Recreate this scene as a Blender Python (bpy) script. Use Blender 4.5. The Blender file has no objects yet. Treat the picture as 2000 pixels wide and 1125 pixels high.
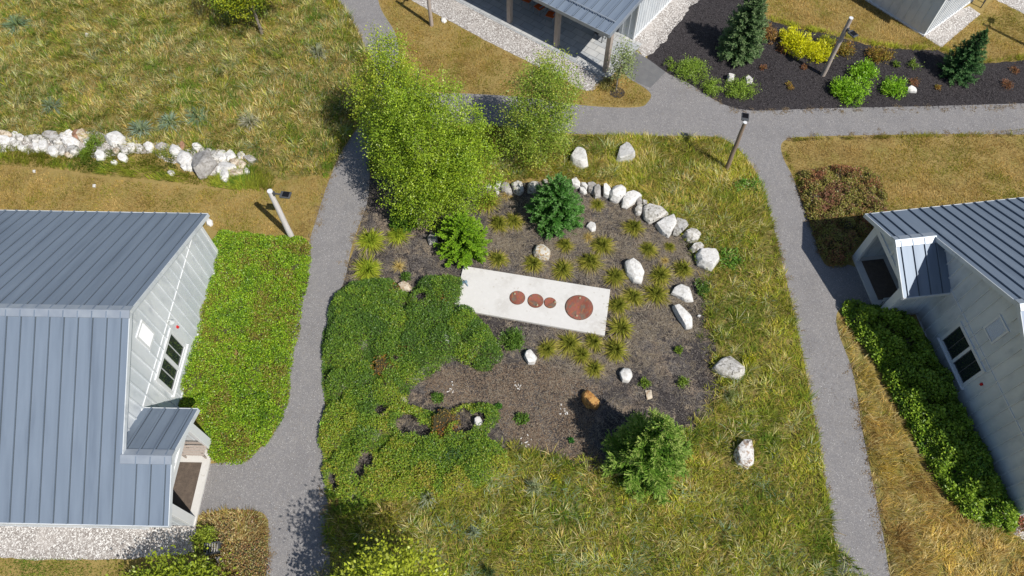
import bpy, bmesh, math
import numpy as np
from mathutils import Vector, Matrix, noise as mnoise
R = math.radians
S = bpy.context.scene
COL = S.collection
# ------------------------------------------------------------------ camera, sky, sun, exposure
H = 28.0; FPX = 1400.0; TILT = R(30)
cam = bpy.data.objects.new('camera', bpy.data.cameras.new('camera')); COL.objects.link(cam)
cam.location = (0, 0, H); cam.rotation_euler = (TILT, 0, 0)
cam.data.sensor_width = 36; cam.data.lens = 36*FPX/2000; cam.data.clip_end = 2000
S.camera = cam
TOSUN = Vector((.448, -.43, .783)).normalized()
W = bpy.data.worlds.new('World'); S.world = W; W.use_nodes = True
nt = W.node_tree; bg = nt.nodes['Background']; sky = nt.nodes.new('ShaderNodeTexSky')
sky.sky_type = 'NISHITA'; sky.sun_disc = False; sky.sun_elevation = math.asin(TOSUN.z)
sky.sun_rotation = math.atan2(TOSUN.x, TOSUN.y); sky.air_density = 1.0; sky.dust_density = .6
nt.links.new(sky.outputs[0], bg.inputs[0]); bg.inputs[1].default_value = 0.082
sl = bpy.data.lights.new('sun', 'SUN'); sl.energy = 4.5; sl.angle = R(.5); sl.color = (1, .955, .88)
so = bpy.data.objects.new('sun', sl); so.rotation_euler = TOSUN.to_track_quat('Z', 'Y').to_euler(); COL.objects.link(so)
so.location = (20, -20, 40)
S.view_settings.view_transform = 'Standard'; S.view_settings.look = 'None'
S.view_settings.exposure = 0.15; S.view_settings.gamma = 1
S.render.engine = 'CYCLES'; S.cycles.max_bounces = 6; S.cycles.transparent_max_bounces = 4
# ------------------------------------------------------------------ layout helpers
def G(u, v, z=0.0):
    a = (u-1000)/FPX; b = (v-562.5)/FPX
    d = math.cos(TILT)+math.sin(TILT)*b; k = (H-z)/d
    return np.array([a*k, (math.sin(TILT)-math.cos(TILT)*b)*k])
def GP(pts, z=0.0): return np.array([G(u, v, z) for u, v in pts])
def Zc(ox, oy, sc, pts): return [(ox+x/sc, oy+y/sc) for x, y in pts]
def smooth(P, n=6):
    P = np.asarray(P, float); N = len(P); out = []
    for i in range(N):
        p0, p1, p2, p3 = P[i-1], P[i], P[(i+1) % N], P[(i+2) % N]
        for t in np.arange(n)/n:
            out.append(.5*((2*p1)+(p2-p0)*t+(2*p0-5*p1+4*p2-p3)*t*t+(3*p1-p0-3*p2+p3)*t**3))
    return np.array(out)
def inside(P, poly):
    x, y = P[:, 0], P[:, 1]; r = np.zeros(len(P), bool); n = len(poly); j = n-1
    for i in range(n):
        xi, yi = poly[i]; xj, yj = poly[j]
        c = ((yi > y) != (yj > y)) & (x < (xj-xi)*(y-yi)/(yj-yi+1e-12)+xi); r ^= c; j = i
    return r
def edist(P, poly):
    d = np.full(len(P), 1e9); n = len(poly)
    for i in range(n):
        a = poly[i]; b = poly[(i+1) % n]; ab = b-a; L = ab@ab+1e-12
        t = np.clip(((P-a)@ab)/L, 0, 1); q = P-(a+t[:, None]*ab); d = np.minimum(d, np.hypot(q[:, 0], q[:, 1]))
    return d
def area(p): x, y = p[:, 0], p[:, 1]; return abs(np.dot(x, np.roll(y, 1))-np.dot(y, np.roll(x, 1)))/2
_tab = np.random.RandomState(7).rand(256, 256)
def vn(P, s=1.0, o=0):
    x = P[:, 0]*s+o*17.3; y = P[:, 1]*s+o*9.1; xi = np.floor(x).astype(int); yi = np.floor(y).astype(int)
    fx = x-xi; fy = y-yi; fx = fx*fx*(3-2*fx); fy = fy*fy*(3-2*fy)
    g = lambda a, b: _tab[(xi+a) % 256, (yi+b) % 256]
    return (g(0, 0)*(1-fx)+g(1, 0)*fx)*(1-fy)+(g(0, 1)*(1-fx)+g(1, 1)*fx)*fy
def fbm(P, s=1.0, o=0): return .55*vn(P, s, o)+.3*vn(P, s*2.1, o+1)+.15*vn(P, s*4.3, o+2)
def sample(poly, n, rng):
    lo, hi = poly.min(0), poly.max(0); out = []; c = 0
    while c < n:
        q = lo+rng.rand(n*2, 2)*(hi-lo); q = q[inside(q, poly)]; out.append(q); c += len(q)
    return np.concatenate(out)[:n]
def pick(pal, f):
    pal = np.array(pal); f = np.clip(f, 0, .9999)*(len(pal)-1); i = f.astype(int); t = (f-i)[:, None]
    return pal[i]*(1-t)+pal[i+1]*t
# ------------------------------------------------------------------ object helpers
def tag(o, label=None, cat=None, group=None, kind=None):
    if label: o['label'] = label
    if cat: o['category'] = cat
    if group: o['group'] = group
    if kind: o['kind'] = kind
    return o
def link(name, data, mat=None, parent=None, loc=None, rz=None):
    o = bpy.data.objects.new(name, data); COL.objects.link(o)
    if mat and data and not data.materials: data.materials.append(mat)
    if parent: o.parent = parent
    if loc is not None: o.location = loc
    if rz is not None: o.rotation_euler = (0, 0, rz)
    return o
def empty(name, loc, rz=0):
    o = bpy.data.objects.new(name, None); COL.objects.link(o); o.location = loc; o.rotation_euler = (0, 0, rz)
    o.empty_display_size = .3; return o
def copy_tree(o, parent=None):
    c = o.copy(); COL.objects.link(c)
    if parent: c.parent = parent
    for ch in [x for x in o.children]: copy_tree(ch, c)
    return c
def npmesh(name, V, F, C=None, smooth_=False):
    """V (n,3); F list of arrays (m,k)"""
    me = bpy.data.meshes.new(name); me.vertices.add(len(V)); me.vertices.foreach_set('co', np.asarray(V, np.float32).ravel())
    tot = np.concatenate([np.full(len(f), f.shape[1]) for f in F]); li = np.concatenate([f.ravel() for f in F])
    me.loops.add(len(li)); me.loops.foreach_set('vertex_index', li.astype(np.int32))
    me.polygons.add(len(tot)); st = np.concatenate([[0], np.cumsum(tot)[:-1]])
    me.polygons.foreach_set('loop_start', st.astype(np.int32)); me.polygons.foreach_set('loop_total', tot.astype(np.int32))
    if C is not None:
        a = me.color_attributes.new('Col', 'FLOAT_COLOR', 'POINT')
        a.data.foreach_set('color', np.concatenate([C, np.ones((len(C), 1))], 1).astype(np.float32).ravel())
    me.update(calc_edges=True); me.validate()
    if smooth_: me.shade_smooth()
    return me
def sheet(name, poly, z, mat, label=None, kind='structure', jit=0.0, seed=0):
    P = np.array(poly, float)
    if jit:
        Q = []
        for i in range(len(P)):
            a, b = P[i], P[(i+1) % len(P)]; n = max(1, int(np.hypot(*(b-a))/.18))
            for k in range(n): Q.append(a+(b-a)*k/n)
        P = np.array(Q); P = P+jit*np.c_[fbm(P, 2.3, seed)-.5, fbm(P, 2.3, seed+5)-.5]*2
    bm = bmesh.new(); vs = [bm.verts.new((p[0], p[1], z)) for p in P]; f = bm.faces.new(vs)
    f.normal_update()
    if f.normal.z < 0: f.normal_flip()
    bmesh.ops.triangulate(bm, faces=bm.faces[:])
    me = bpy.data.meshes.new(name); bm.to_mesh(me); bm.free()
    return tag(link(name, me, mat), kind=kind, label=label)
class MB:
    def __init__(s): s.bm = bmesh.new()
    def box(s, x0, x1, y0, y1, z0, z1, M=None, bev=0):
        g = bmesh.ops.create_cube(s.bm, size=1)['verts']
        m = Matrix.Translation(((x0+x1)/2, (y0+y1)/2, (z0+z1)/2)) @ Matrix.Diagonal((x1-x0, y1-y0, z1-z0, 1))
        if M is not None: m = M @ m
        bmesh.ops.transform(s.bm, matrix=m, verts=g)
        if bev: bmesh.ops.bevel(s.bm, geom=list({e for v in g for e in v.link_edges}), offset=bev, segments=1, affect='EDGES')
        return s
    def poly(s, pts, thick):  # planar polygon pts extruded by vector thick
        a = [s.bm.verts.new(p) for p in pts]; b = [s.bm.verts.new(Vector(p)+Vector(thick)) for p in pts]
        n = len(a); s.bm.faces.new(a); s.bm.faces.new(b[::-1])
        for i in range(n): s.bm.faces.new((a[i], b[i], b[(i+1) % n], a[(i+1) % n]))
        return s
    def tube(s, pts, rad, seg=8):
        prev = None; pts = [Vector(p) for p in pts]; pd_ = None; q = None
        if not hasattr(rad, '__len__'): rad = [rad]*len(pts)
        for i, p in enumerate(pts):
            d = (pts[min(i+1, len(pts)-1)]-pts[max(i-1, 0)]).normalized(); q = d.to_track_quat('Z', 'Y') if pd_ is None else pd_.rotation_difference(d) @ q; pd_ = d
            ring = [s.bm.verts.new(p+q @ Vector((math.cos(2*math.pi*k/seg)*rad[i], math.sin(2*math.pi*k/seg)*rad[i], 0))) for k in range(seg)]
            if prev:
                for k in range(seg): s.bm.faces.new((prev[k], prev[(k+1) % seg], ring[(k+1) % seg], ring[k]))
            else: s.bm.faces.new(ring[::-1])
            prev = ring
        s.bm.faces.new(prev); return s
    def build(s, name, mat, parent=None, smooth_=False, loc=None, rz=None):
        bmesh.ops.recalc_face_normals(s.bm, faces=s.bm.faces[:])
        me = bpy.data.meshes.new(name); s.bm.to_mesh(me); s.bm.free()
        if smooth_: me.shade_smooth(); me.set_sharp_from_angle(angle=R(50))
        return link(name, me, mat, parent, loc, rz)
# ------------------------------------------------------------------ materials
def mat(name, base, layers=(), rough=.8, metal=0., bump=0., bscale=60, spec=.3, stretch=None, coords='Object'):
    """layers: (scale, lo, hi, colour[, kind]) - noise mask blends the colour over what is below"""
    m = bpy.data.materials.new(name); m.use_nodes = True; n = m.node_tree.nodes; l = m.node_tree.links
    b = n['Principled BSDF']; b.inputs['Roughness'].default_value = rough; b.inputs['Metallic'].default_value = metal
    b.inputs['Specular IOR Level'].default_value = spec
    tc = n.new('ShaderNodeTexCoord'); co = tc.outputs[coords]
    if stretch:
        mp = n.new('ShaderNodeMapping'); mp.inputs['Scale'].default_value = stretch; l.new(co, mp.inputs[0]); co = mp.outputs[0]
    cur = None
    for i, L in enumerate(layers):
        kind = L[4] if len(L) > 4 else 'n'
        if kind == 'n':
            t = n.new('ShaderNodeTexNoise'); t.inputs['Scale'].default_value = L[0]; t.inputs['Detail'].default_value = 4; out = t.outputs['Fac']
            t.noise_dimensions = '4D'; t.inputs['W'].default_value = i*3.7
        else:
            t = n.new('ShaderNodeTexVoronoi'); t.inputs['Scale'].default_value = L[0]
            sp = n.new('ShaderNodeSeparateColor'); l.new(t.outputs['Color'], sp.inputs[0]); out = sp.outputs[i % 3]
        l.new(co, t.inputs['Vector'])
        mr = n.new('ShaderNodeMapRange'); mr.inputs['From Min'].default_value = L[1]; mr.inputs['From Max'].default_value = L[2]; l.new(out, mr.inputs[0])
        mx = n.new('ShaderNodeMix'); mx.data_type = 'RGBA'; l.new(mr.outputs[0], mx.inputs['Factor'])
        if cur is None: mx.inputs['A'].default_value = (*base, 1)
        else: l.new(cur, mx.inputs['A'])
        mx.inputs['B'].default_value = (*L[3], 1); cur = mx.outputs['Result']
    if cur: l.new(cur, b.inputs['Base Color'])
    else: b.inputs['Base Color'].default_value = (*base, 1)
    if bump:
        t = n.new('ShaderNodeTexNoise'); t.inputs['Scale'].default_value = bscale; t.inputs['Detail'].default_value = 3; l.new(co, t.inputs['Vector'])
        bp = n.new('ShaderNodeBump'); bp.inputs['Strength'].default_value = 1; bp.inputs['Distance'].default_value = bump
        l.new(t.outputs['Fac'], bp.inputs['Height']); l.new(bp.outputs[0], b.inputs['Normal'])
    return m
def leafmat(name, trans=.25, rough=.55, spec=.15):
    m = bpy.data.materials.new(name); m.use_nodes = True; n = m.node_tree.nodes; l = m.node_tree.links
    b = n['Principled BSDF']; b.inputs['Roughness'].default_value = rough; b.inputs['Specular IOR Level'].default_value = spec
    a = n.new('ShaderNodeVertexColor'); a.layer_name = 'Col'; l.new(a.outputs[0], b.inputs['Base Color'])
    t = n.new('ShaderNodeBsdfTranslucent'); l.new(a.outputs[0], t.inputs[0]); mx = n.new('ShaderNodeMixShader'); mx.inputs[0].default_value = trans
    l.new(b.outputs[0], mx.inputs[1]); l.new(t.outputs[0], mx.inputs[2]); l.new(mx.outputs[0], n['Material Output'].inputs[0]); return m
M = {}
M['leaf'] = leafmat('leaf', .22, .4, .3); M['blade'] = leafmat('grass_blade', .4, .8, .04); M['needle'] = leafmat('needle', .15, .6, .15)
M['soil'] = mat('dry_ground', (.33, .235, .075), [(1.1, .45, .65, (.24, .2, .045)), (5, .5, .65, (.22, .15, .045)), (.35, .5, .7, (.36, .26, .09)), (40, .45, .7, (.42, .32, .13)), (90, .5, .62, (.1, .075, .025))], bump=.01, rough=.95)
M['meadow'] = mat('meadow_soil', (.2, .19, .05), [(3, .4, .65, (.3, .22, .08)), (30, .5, .7, (.06, .06, .02))], bump=.01, rough=.95)
M['path'] = mat('chip_path', (.33, .305, .28), [(.5, .4, .7, (.33, .31, .3)), (.9, .5, .62, (.22, .205, .195)), (2.2, .55, .7, (.31, .285, .26)), (6, .45, .7, (.22, .21, .215)), (26, .42, .6, (.19, .185, .19)), (34, .56, .64, (.38, .365, .355)), (70, .35, .65, (.14, .135, .14)), (110, .55, .68, (.48, .46, .45)), (55, .975, .995, (.6, .59, .57), 'v')], bump=.006, bscale=90, rough=.95)
M['asphalt'] = mat('dark_asphalt', (.13, .13, .135), [(3, .4, .7, (.16, .16, .16)), (80, .5, .7, (.2, .2, .2))], bump=.003, rough=.9)
M['mulch'] = mat('weathered_mulch', (.13, .115, .105), [(.9, .5, .58, (.25, .19, .135)), (.55, .46, .56, (.04, .035, .035)), (2.2, .55, .62, (.28, .225, .16)), (3.5, .55, .62, (.03, .026, .027)), (22, .4, .6, (.04, .034, .034)), (50, .88, .97, (.3, .26, .22), 'v')], bump=.022, bscale=30, rough=.95)
M['black_mulch'] = mat('black_mulch', (.035, .03, .032), [(30, .45, .7, (.012, .01, .012)), (60, .8, .98, (.12, .11, .115), 'v'), (1.5, .55, .75, (.045, .038, .04))], bump=.03, bscale=45, rough=.9)
M['gravel'] = mat('white_gravel', (.6, .57, .54), [(26, .0, .35, (.3, .27, .25), 'v'), (26, .6, .9, (.8, .78, .75), 'v'), (45, .82, .95, (.12, .1, .09), 'v'), (1.2, .5, .8, (.5, .46, .43))], bump=.03, bscale=30, rough=.9)
M['slab'] = mat('white_concrete', (.6, .585, .56), [(.8, .5, .62, (.52, .5, .47)), (9, .62, .7, (.45, .42, .37)), (5, .5, .7, (.63, .615, .59)), (80, .5, .7, (.67, .65, .63))], bump=.002, rough=.85)
M['rust'] = mat('rusty_steel', (.2, .062, .04), [(2.2, .4, .6, (.3, .1, .07)), (7, .5, .62, (.16, .12, .09)), (14, .55, .7, (.33, .12, .035)), (50, .5, .8, (.12, .06, .05))], rough=.75, stretch=(1, .4, 1), bump=.002)
M['seam_shade0'] = mat('dark_rust_ring', (.1, .06, .045), [(20, .4, .7, (.2, .12, .08))], rough=.9)
M['brass'] = mat('dull_brass', (.5, .45, .3), rough=.5, metal=.4)
M['roof'] = mat('blue_grey_metal', (.19, .235, .3), [(.9, .45, .6, (.16, .2, .26)), (.8, .4, .7, (.22, .27, .34)), (3, .5, .8, (.19, .235, .3)), (22, .74, .78, (.42, .44, .46))], rough=.5, metal=.2, spec=.4, stretch=(3, .35, .35))
M['roofcap'] = mat('pale_metal_flashing', (.3, .34, .4), [(3, .4, .7, (.36, .4, .45))], rough=.4, metal=.3, spec=.5)
M['siding'] = mat('pale_siding', (.54, .575, .605), [(.7, .4, .6, (.66, .685, .705)), (2.5, .5, .7, (.47, .5, .53)), (9, .5, .75, (.62, .64, .66))], rough=.6, stretch=(1, 1, .4))
M['trim'] = mat('white_trim', (.68, .69, .7), [(4, .5, .8, (.66, .68, .7))], rough=.55)
M['glass'] = mat('dark_glass', (.02, .028, .03), rough=.05, spec=.8)
M['blind'] = mat('white_blind', (.5, .52, .52), rough=.6)
M['mat'] = mat('brown_rubber_mat', (.11, .085, .068), [(6, .4, .7, (.15, .115, .09)), (40, .5, .7, (.07, .055, .045))], rough=.9)
M['wood'] = mat('weathered_wood', (.38, .32, .28), [(12, .4, .65, (.44, .38, .34)), (30, .5, .7, (.28, .225, .19))], rough=.9, stretch=(2.5, 2.5, .12), bump=.004)
M['wood2'] = mat('brown_wood', (.24, .175, .13), [(12, .4, .65, (.29, .22, .17)), (30, .5, .7, (.17, .12, .09))], rough=.9, stretch=(2.5, 2.5, .12), bump=.004)
M['woodw'] = mat('bleached_wood', (.6, .56, .54), [(12, .45, .6, (.68, .65, .64)), (30, .6, .7, (.48, .45, .44))], rough=.9, stretch=(2.5, 2.5, .12), bump=.004)
M['metal'] = mat('dark_grey_metal', (.085, .09, .1), [(20, .4, .7, (.12, .125, .13))], rough=.5, metal=.3)
M['lens'] = mat('black_lens', (.012, .012, .014), rough=.15, spec=.6)
M['paver'] = None
M['orange'] = mat('orange_seat', (.55, .11, .02), [(20, .4, .7, (.4, .08, .02))], rough=.7)
M['chairframe'] = mat('blue_grey_frame', (.2, .25, .3), rough=.6)
M['red'] = mat('red_enamel', (.55, .02, .02), rough=.4)
M['bark'] = mat('grey_bark', (.22, .18, .14), [(20, .4, .7, (.4, .36, .31)), (40, .5, .7, (.08, .06, .05))], rough=.95, stretch=(3, 3, .8), bump=.01)
M['birch'] = mat('birch_bark', (.5, .45, .4), [(12, .5, .65, (.16, .11, .09))], rough=.9, stretch=(.8, .8, 6), bump=.005)
def rockmat(name, base, a, b, c=(.12, .11, .1), t=.6):
    return mat(name, base, [(2.5, .4, .62, a), (6, t, t+.06, c), (9, .48, .6, b), (55, .5, .75, tuple(x*.75 for x in base))], rough=.9, bump=.02, bscale=14)
M['rk_white'] = rockmat('white_stone', (.66, .645, .62), (.72, .705, .68), (.55, .53, .5), (.2, .185, .17), t=.64)
M['rk_streak'] = rockmat('streaked_white_stone', (.5, .48, .44), (.62, .6, .57), (.32, .3, .26), t=.57)
M['rk_grey'] = rockmat('grey_stone', (.34, .325, .31), (.44, .42, .4), (.26, .24, .22), t=.62)
M['rk_tan'] = rockmat('tan_stone', (.5, .41, .3), (.6, .53, .43), (.36, .26, .17), t=.66)
M['rk_orange'] = rockmat('orange_stone', (.42, .2, .05), (.52, .3, .1), (.26, .11, .04), (.1, .05, .02), t=.62)
M['rk_gold'] = rockmat('yellow_spotted_stone', (.62, .58, .5), (.66, .63, .57), (.45, .3, .12), (.3, .15, .07), t=.6)
M['rk_brown'] = rockmat('rust_brown_stone', (.28, .15, .09), (.36, .2, .13), (.22, .12, .08))
M['rk_rusty'] = rockmat('rust_patched_white_stone', (.66, .645, .62), (.7, .68, .66), (.34, .24, .17), (.14, .1, .08), t=.58)
# pavers: slate-grey flags in running bond
def paver():
    m = bpy.data.materials.new('stone_pavers'); m.use_nodes = True; n = m.node_tree.nodes; l = m.node_tree.links; b = n['Principled BSDF']
    tc = n.new('ShaderNodeTexCoord'); br = n.new('ShaderNodeTexBrick'); br.inputs['Scale'].default_value = 1
    br.inputs['Color1'].default_value = (.5, .5, .49, 1); br.inputs['Color2'].default_value = (.36, .38, .4, 1); br.inputs['Mortar'].default_value = (.12, .12, .12, 1)
    br.inputs['Mortar Size'].default_value = .008; br.inputs['Brick Width'].default_value = .75; br.inputs['Row Height'].default_value = .45; br.inputs['Bias'].default_value = 0
    l.new(tc.outputs['Object'], br.inputs['Vector'])
    t = n.new('ShaderNodeTexNoise'); t.inputs['Scale'].default_value = 3; t.inputs['Detail'].default_value = 6; l.new(tc.outputs['Object'], t.inputs['Vector'])
    mx = n.new('ShaderNodeMix'); mx.data_type = 'RGBA'; mx.blend_type = 'MULTIPLY'; mx.inputs['Factor'].default_value = .5
    l.new(br.outputs['Color'], mx.inputs['A']); cr = n.new('ShaderNodeMapRange'); cr.inputs['To Min'].default_value = .5; cr.inputs['To Max'].default_value = 1.4
    l.new(t.outputs['Fac'], cr.inputs[0]); l.new(cr.outputs[0], mx.inputs['B']); l.new(mx.outputs['Result'], b.inputs['Base Color'])
    b.inputs['Roughness'].default_value = .7
    bp = n.new('ShaderNodeBump'); bp.inputs['Distance'].default_value = .01; l.new(br.outputs['Fac'], bp.inputs['Height']); bp.invert = True; l.new(bp.outputs[0], b.inputs['Normal'])
    return m
M['paver'] = paver()
# ------------------------------------------------------------------ ground, paths, beds
bm = bmesh.new(); bmesh.ops.create_grid(bm, x_segments=8, y_segments=8, size=600); me = bpy.data.meshes.new('ground'); bm.to_mesh(me); bm.free()
tag(link('ground', me, M['soil'], loc=(0, 100, 0)), kind='structure', label='dry golden brown ground under the lawns')
TL = smooth(GP([(-120, -120), (640, -120), (655, -20), (668, 12), (692, 45), (714, 90), (732, 135), (735, 165), (728, 195), (712, 235), (690, 262), (668, 298), (650, 335), (600, 345), (560, 352), (520, 345), (500, 325), (440, 318), (380, 308), (330, 312), (300, 300), (240, 290), (180, 276), (0, 272), (-120, 272)]), 3)
LOWSTRIP = smooth(GP([(-60, 288), (60, 292), (120, 304), (180, 290), (260, 296), (330, 300), (350, 330), (420, 348), (490, 325), (540, 352), (520, 375), (430, 368), (330, 355), (200, 342), (100, 330), (-60, 314)]), 3)
CEN = smooth(GP([(715, 350), (711, 395), (704, 440), (690, 485), (674, 545), (655, 580), (648, 640), (640, 700), (640, 780), (638, 850), (637, 930), (690, 985), (800, 960), (900, 905), (990, 890), (1100, 900), (1190, 935), (1340, 870), (1395, 800), (1408, 740), (1397, 660), (1378, 600), (1388, 530), (1350, 470), (1260, 405), (1200, 372), (1100, 352), (960, 362), (880, 350)]), 4)
sheet('mulch_bed', CEN, .008, M['mulch'], 'weathered grey brown bark mulch of the rock garden', jit=.12)
RING = smooth(GP([(722, 300), (760, 255), (900, 245), (1000, 252), (1100, 262), (1140, 264), (1300, 267), (1400, 270), (1440, 290), (1465, 320), (1485, 360), (1502, 410), (1526, 510), (1540, 570), (1568, 700), (1582, 770), (1597, 850), (1612, 930), (1630, 1060), (1650, 1200), (636, 1200), (637, 1100), (637, 990), (690, 980), (800, 950), (900, 905), (990, 878), (1100, 892), (1190, 925), (1330, 862), (1385, 795), (1398, 740), (1388, 660), (1372, 600), (1384, 520), (1352, 462), (1260, 395), (1200, 362), (1100, 345), (960, 352), (860, 345), (730, 345)]), 3)
sheet('meadow_soil', RING, .004, M['meadow'], 'soil under the tall meadow grass around the rock garden')
sheet('meadow_soil', TL, .004, M['meadow'], 'soil under the upper left meadow')
PL = np.array([(645, -80), (652, -20), (665, 10), (690, 45), (713, 90), (732, 135), (735, 165), (728, 195), (712, 232), (690, 262), (665, 300), (640, 360), (617, 430), (600, 490), (590, 560), (578, 620), (568, 680), (560, 740), (551, 795), (538, 840), (518, 868), (488, 885), (452, 900), (410, 906), (385, 905), (375, 1000), (440, 995), (500, 998), (520, 1010), (525, 1040), (526, 1200), (637, 1200), (637, 900), (634, 760), (637, 660), (652, 590), (673, 547), (687, 482), (702, 439), (718, 393), (722, 350), (724, 300), (742, 262), (790, 245), (900, 243), (1000, 250), (1100, 260), (1160, 263), (1300, 266), (1398, 268), (1438, 288), (1465, 320), (1486, 360), (1501, 410), (1515, 460), (1527, 510), (1541, 570), (1556, 640), (1569, 700), (1581, 770), (1596, 850), (1610, 930), (1621, 1000), (1631, 1060), (1652, 1200), (1755, 1200), (1738, 1125), (1724, 1040), (1710, 970), (1696, 900), (1682, 830), (1672, 760), (1660, 710), (1641, 660), (1633, 620), (1650, 600), (1720, 605), (1740, 560), (1660, 518), (1620, 521), (1604, 505), (1590, 462), (1575, 420), (1560, 380), (1548, 345), (1531, 312), (1525, 286), (1535, 273), (1560, 268), (1650, 265), (1840, 262), (2150, 258), (2150, 204), (1800, 208), (1600, 212), (1440, 213), (1345, 163), (1300, 141), (1262, 113), (1235, 100), (1215, 125), (1225, 150), (1245, 163), (1262, 174), (1272, 186), (1265, 200), (1250, 209), (1200, 210), (1130, 205), (1020, 190), (910, 183), (820, 180), (790, 160), (780, 110), (772, 65), (745, 20), (735, -20), (728, -80)], float)
PATH = GP(PL)
sheet('path', smooth(PATH, 4), .012, M['path'], 'grey stone chip path winding between the gardens')
sheet('path_patch', GP([(1238, 103), (1262, 113), (1300, 141), (1284, 158), (1270, 172), (1248, 163), (1224, 148), (1214, 126)]), .016, M['asphalt'], 'dark smooth asphalt patch beside the pavilion')
BLK = GP([(1262, 113), (1300, 141), (1343, 168), (1440, 220), (1600, 218), (1800, 214), (2150, 210), (2150, 116), (2000, 118), (1912, 125), (1870, 115), (1831, 99), (1743, 95), (1692, 87), (1635, 72), (1600, 62), (1555, 56), (1530, 48), (1497, 38), (1482, 25), (1500, -80), (1400, -80), (1345, 0), (1300, 50), (1275, 90)])
sheet('black_mulch_bed', BLK, .008, M['black_mulch'], 'black bark mulch bed along the upper path', jit=.1)
sheet('gravel', GP([(1226, 92), (1262, 112), (1275, 106), (1312, 62), (1345, 22), (1420, -80), (1330, -80)]), .012, M['gravel'], 'white gravel beside the pavilion wall', jit=.25, seed=3)
sheet('gravel', GP([(760, -60), (803, 0), (839, 21), (875, 39), (946, 78), (1024, 117), (1100, 155), (1138, 176), (1158, 178), (1192, 150), (1150, 125), (1091, 90), (882, -25), (800, -75)]), .016, M['gravel'], 'white gravel strip between lawn and patio', jit=.05)
sheet('gravel', GP([(1800, 68), (1838, 93), (1915, 28), (1893, 12), (1850, 30)]), .012, M['gravel'], 'white gravel pad by the far building', jit=.02)
sheet('gravel', GP([(1935, -60), (1945, 0), (2000, 28), (2100, 85), (2150, -60)]), .012, M['gravel'], 'pale gravel at the top right corner', jit=.1)
sheet('gravel', GP([(1955, 985), (1975, 1040), (2060, 1090), (2100, 1000)]), .012, M['gravel'], 'white gravel at the foot of the shaded cottage', jit=.05)
sheet('gravel', GP([(-120, 1010), (-120, 1088), (0, 1088), (40, 1092), (100, 1094), (200, 1094), (300, 1090), (365, 1082), (385, 1055), (385, 1018), (330, 1000)]), .012, M['gravel'], 'white gravel strip in front of the sunlit cottage', jit=.08)
sheet('lawn_dirt', smooth(GP([(395, 1000), (440, 996), (500, 999), (519, 1012), (524, 1040), (525, 1200), (420, 1200), (380, 1090), (385, 1030)]), 3), .004, M['meadow'], 'dry soil between the porch and the path')
# ------------------------------------------------------------------ grass
def blades(name, poly, dens, per, h, w, pal, seed, sig=.13, lean=.7, mat_=None, cs=.5, nz=.9, margin=0, keep=None, rnd=.35, field=None, tone=.35):
    rng = np.random.RandomState(seed); nc = max(1, int(area(poly)*dens)); C = sample(poly, nc, rng)
    f = fbm(C, cs, seed % 9)*2.1-.55; f = f+rng.randn(nc)*rnd*.5; bv = .72+.75*fbm(C, 1.1, (seed+4) % 9)
    hh = rng.uniform(h[0], h[1], nc); la = (vn(C, .35, 3)*2-1)*math.pi+rng.randn(nc)*.5 if field is None else field+rng.randn(nc)*.5+(vn(C, .6, 4)-.5)*2
    idx = np.repeat(np.arange(nc), per); N = len(idx); off = rng.randn(N, 2)*sig; P = C[idx]+off
    k = inside(P, poly)
    if keep is not None: k &= keep(P)
    idx, off, P = idx[k], off[k], P[k]; N = len(P)
    a = np.arctan2(off[:, 1], off[:, 0])+rng.randn(N)*.7; D = np.c_[np.cos(a), np.sin(a)]*.6+np.c_[np.cos(la[idx]), np.sin(la[idx])]*nz
    D /= np.linalg.norm(D, axis=1)[:, None]+1e-9
    L = hh[idx]*rng.uniform(.6, 1.15, N); ln = lean*rng.uniform(.4, 1.3, N); wd = w*rng.uniform(.7, 1.3, N); S_ = np.c_[-D[:, 1], D[:, 0]]
    z = np.full(N, .0)
    def pt(fr, up, s): return np.c_[P+D*(L*ln*fr)[:, None]+S_*(wd*s)[:, None], z+L*up]
    V = np.stack([pt(0, 0, -.5), pt(0, 0, .5), pt(.4, .55, .45), pt(.4, .55, -.45), pt(1, .8, 0)], 1).reshape(-1, 3)
    b = np.arange(N)*5; F4 = np.c_[b, b+1, b+2, b+3]; F3 = np.c_[b+3, b+2, b+4]
    c = pick(pal, f[idx]+rng.randn(N)*.12)*(bv[idx]*rng.uniform(1-tone, 1+tone, N))[:, None]
    CC = np.repeat(c, 5, 0); me = npmesh(name, V, [F4, F3], CC)
    return link(name, me, mat_ or M['blade'])
GOLD = (.68, .5, .12); TAN = (.55, .38, .14); OLV = (.25, .27, .045); GRN = (.14, .23, .03); YG = (.4, .43, .045); BLU = (.28, .38, .25); DRK = (.12, .14, .03); BRN = (.36, .22, .07); PALE = (.8, .7, .36)
def stuff(o, label, cat='grass'): return tag(o, label, cat, kind='stuff')
K = 1.0
stuff(blades('meadow_grass', TL, 20, 19, (.14, .4), .019, [GRN, OLV, BLU, TAN, BRN, PALE, OLV, TAN, GRN, GOLD, TAN, OLV, YG, GRN], 11, sig=.13, lean=.9, cs=.5, nz=.35, rnd=.55, tone=.5), 'tall mixed olive and tan meadow grass filling the upper left')
stuff(blades('meadow_grass', RING, 20, 19, (.15, .4), .019, [GRN, YG, OLV, GRN, YG, TAN, OLV, GRN, YG, GOLD, YG], 12, sig=.13, lean=.9, cs=.6, nz=.35, rnd=.55, tone=.5), 'tall yellow green meadow grass ringing the rock garden')
BOT = GP([(640, 1010), (800, 985), (990, 905), (1190, 945), (1330, 960), (1560, 900), (1610, 1000), (1640, 1200), (640, 1200)])
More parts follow.
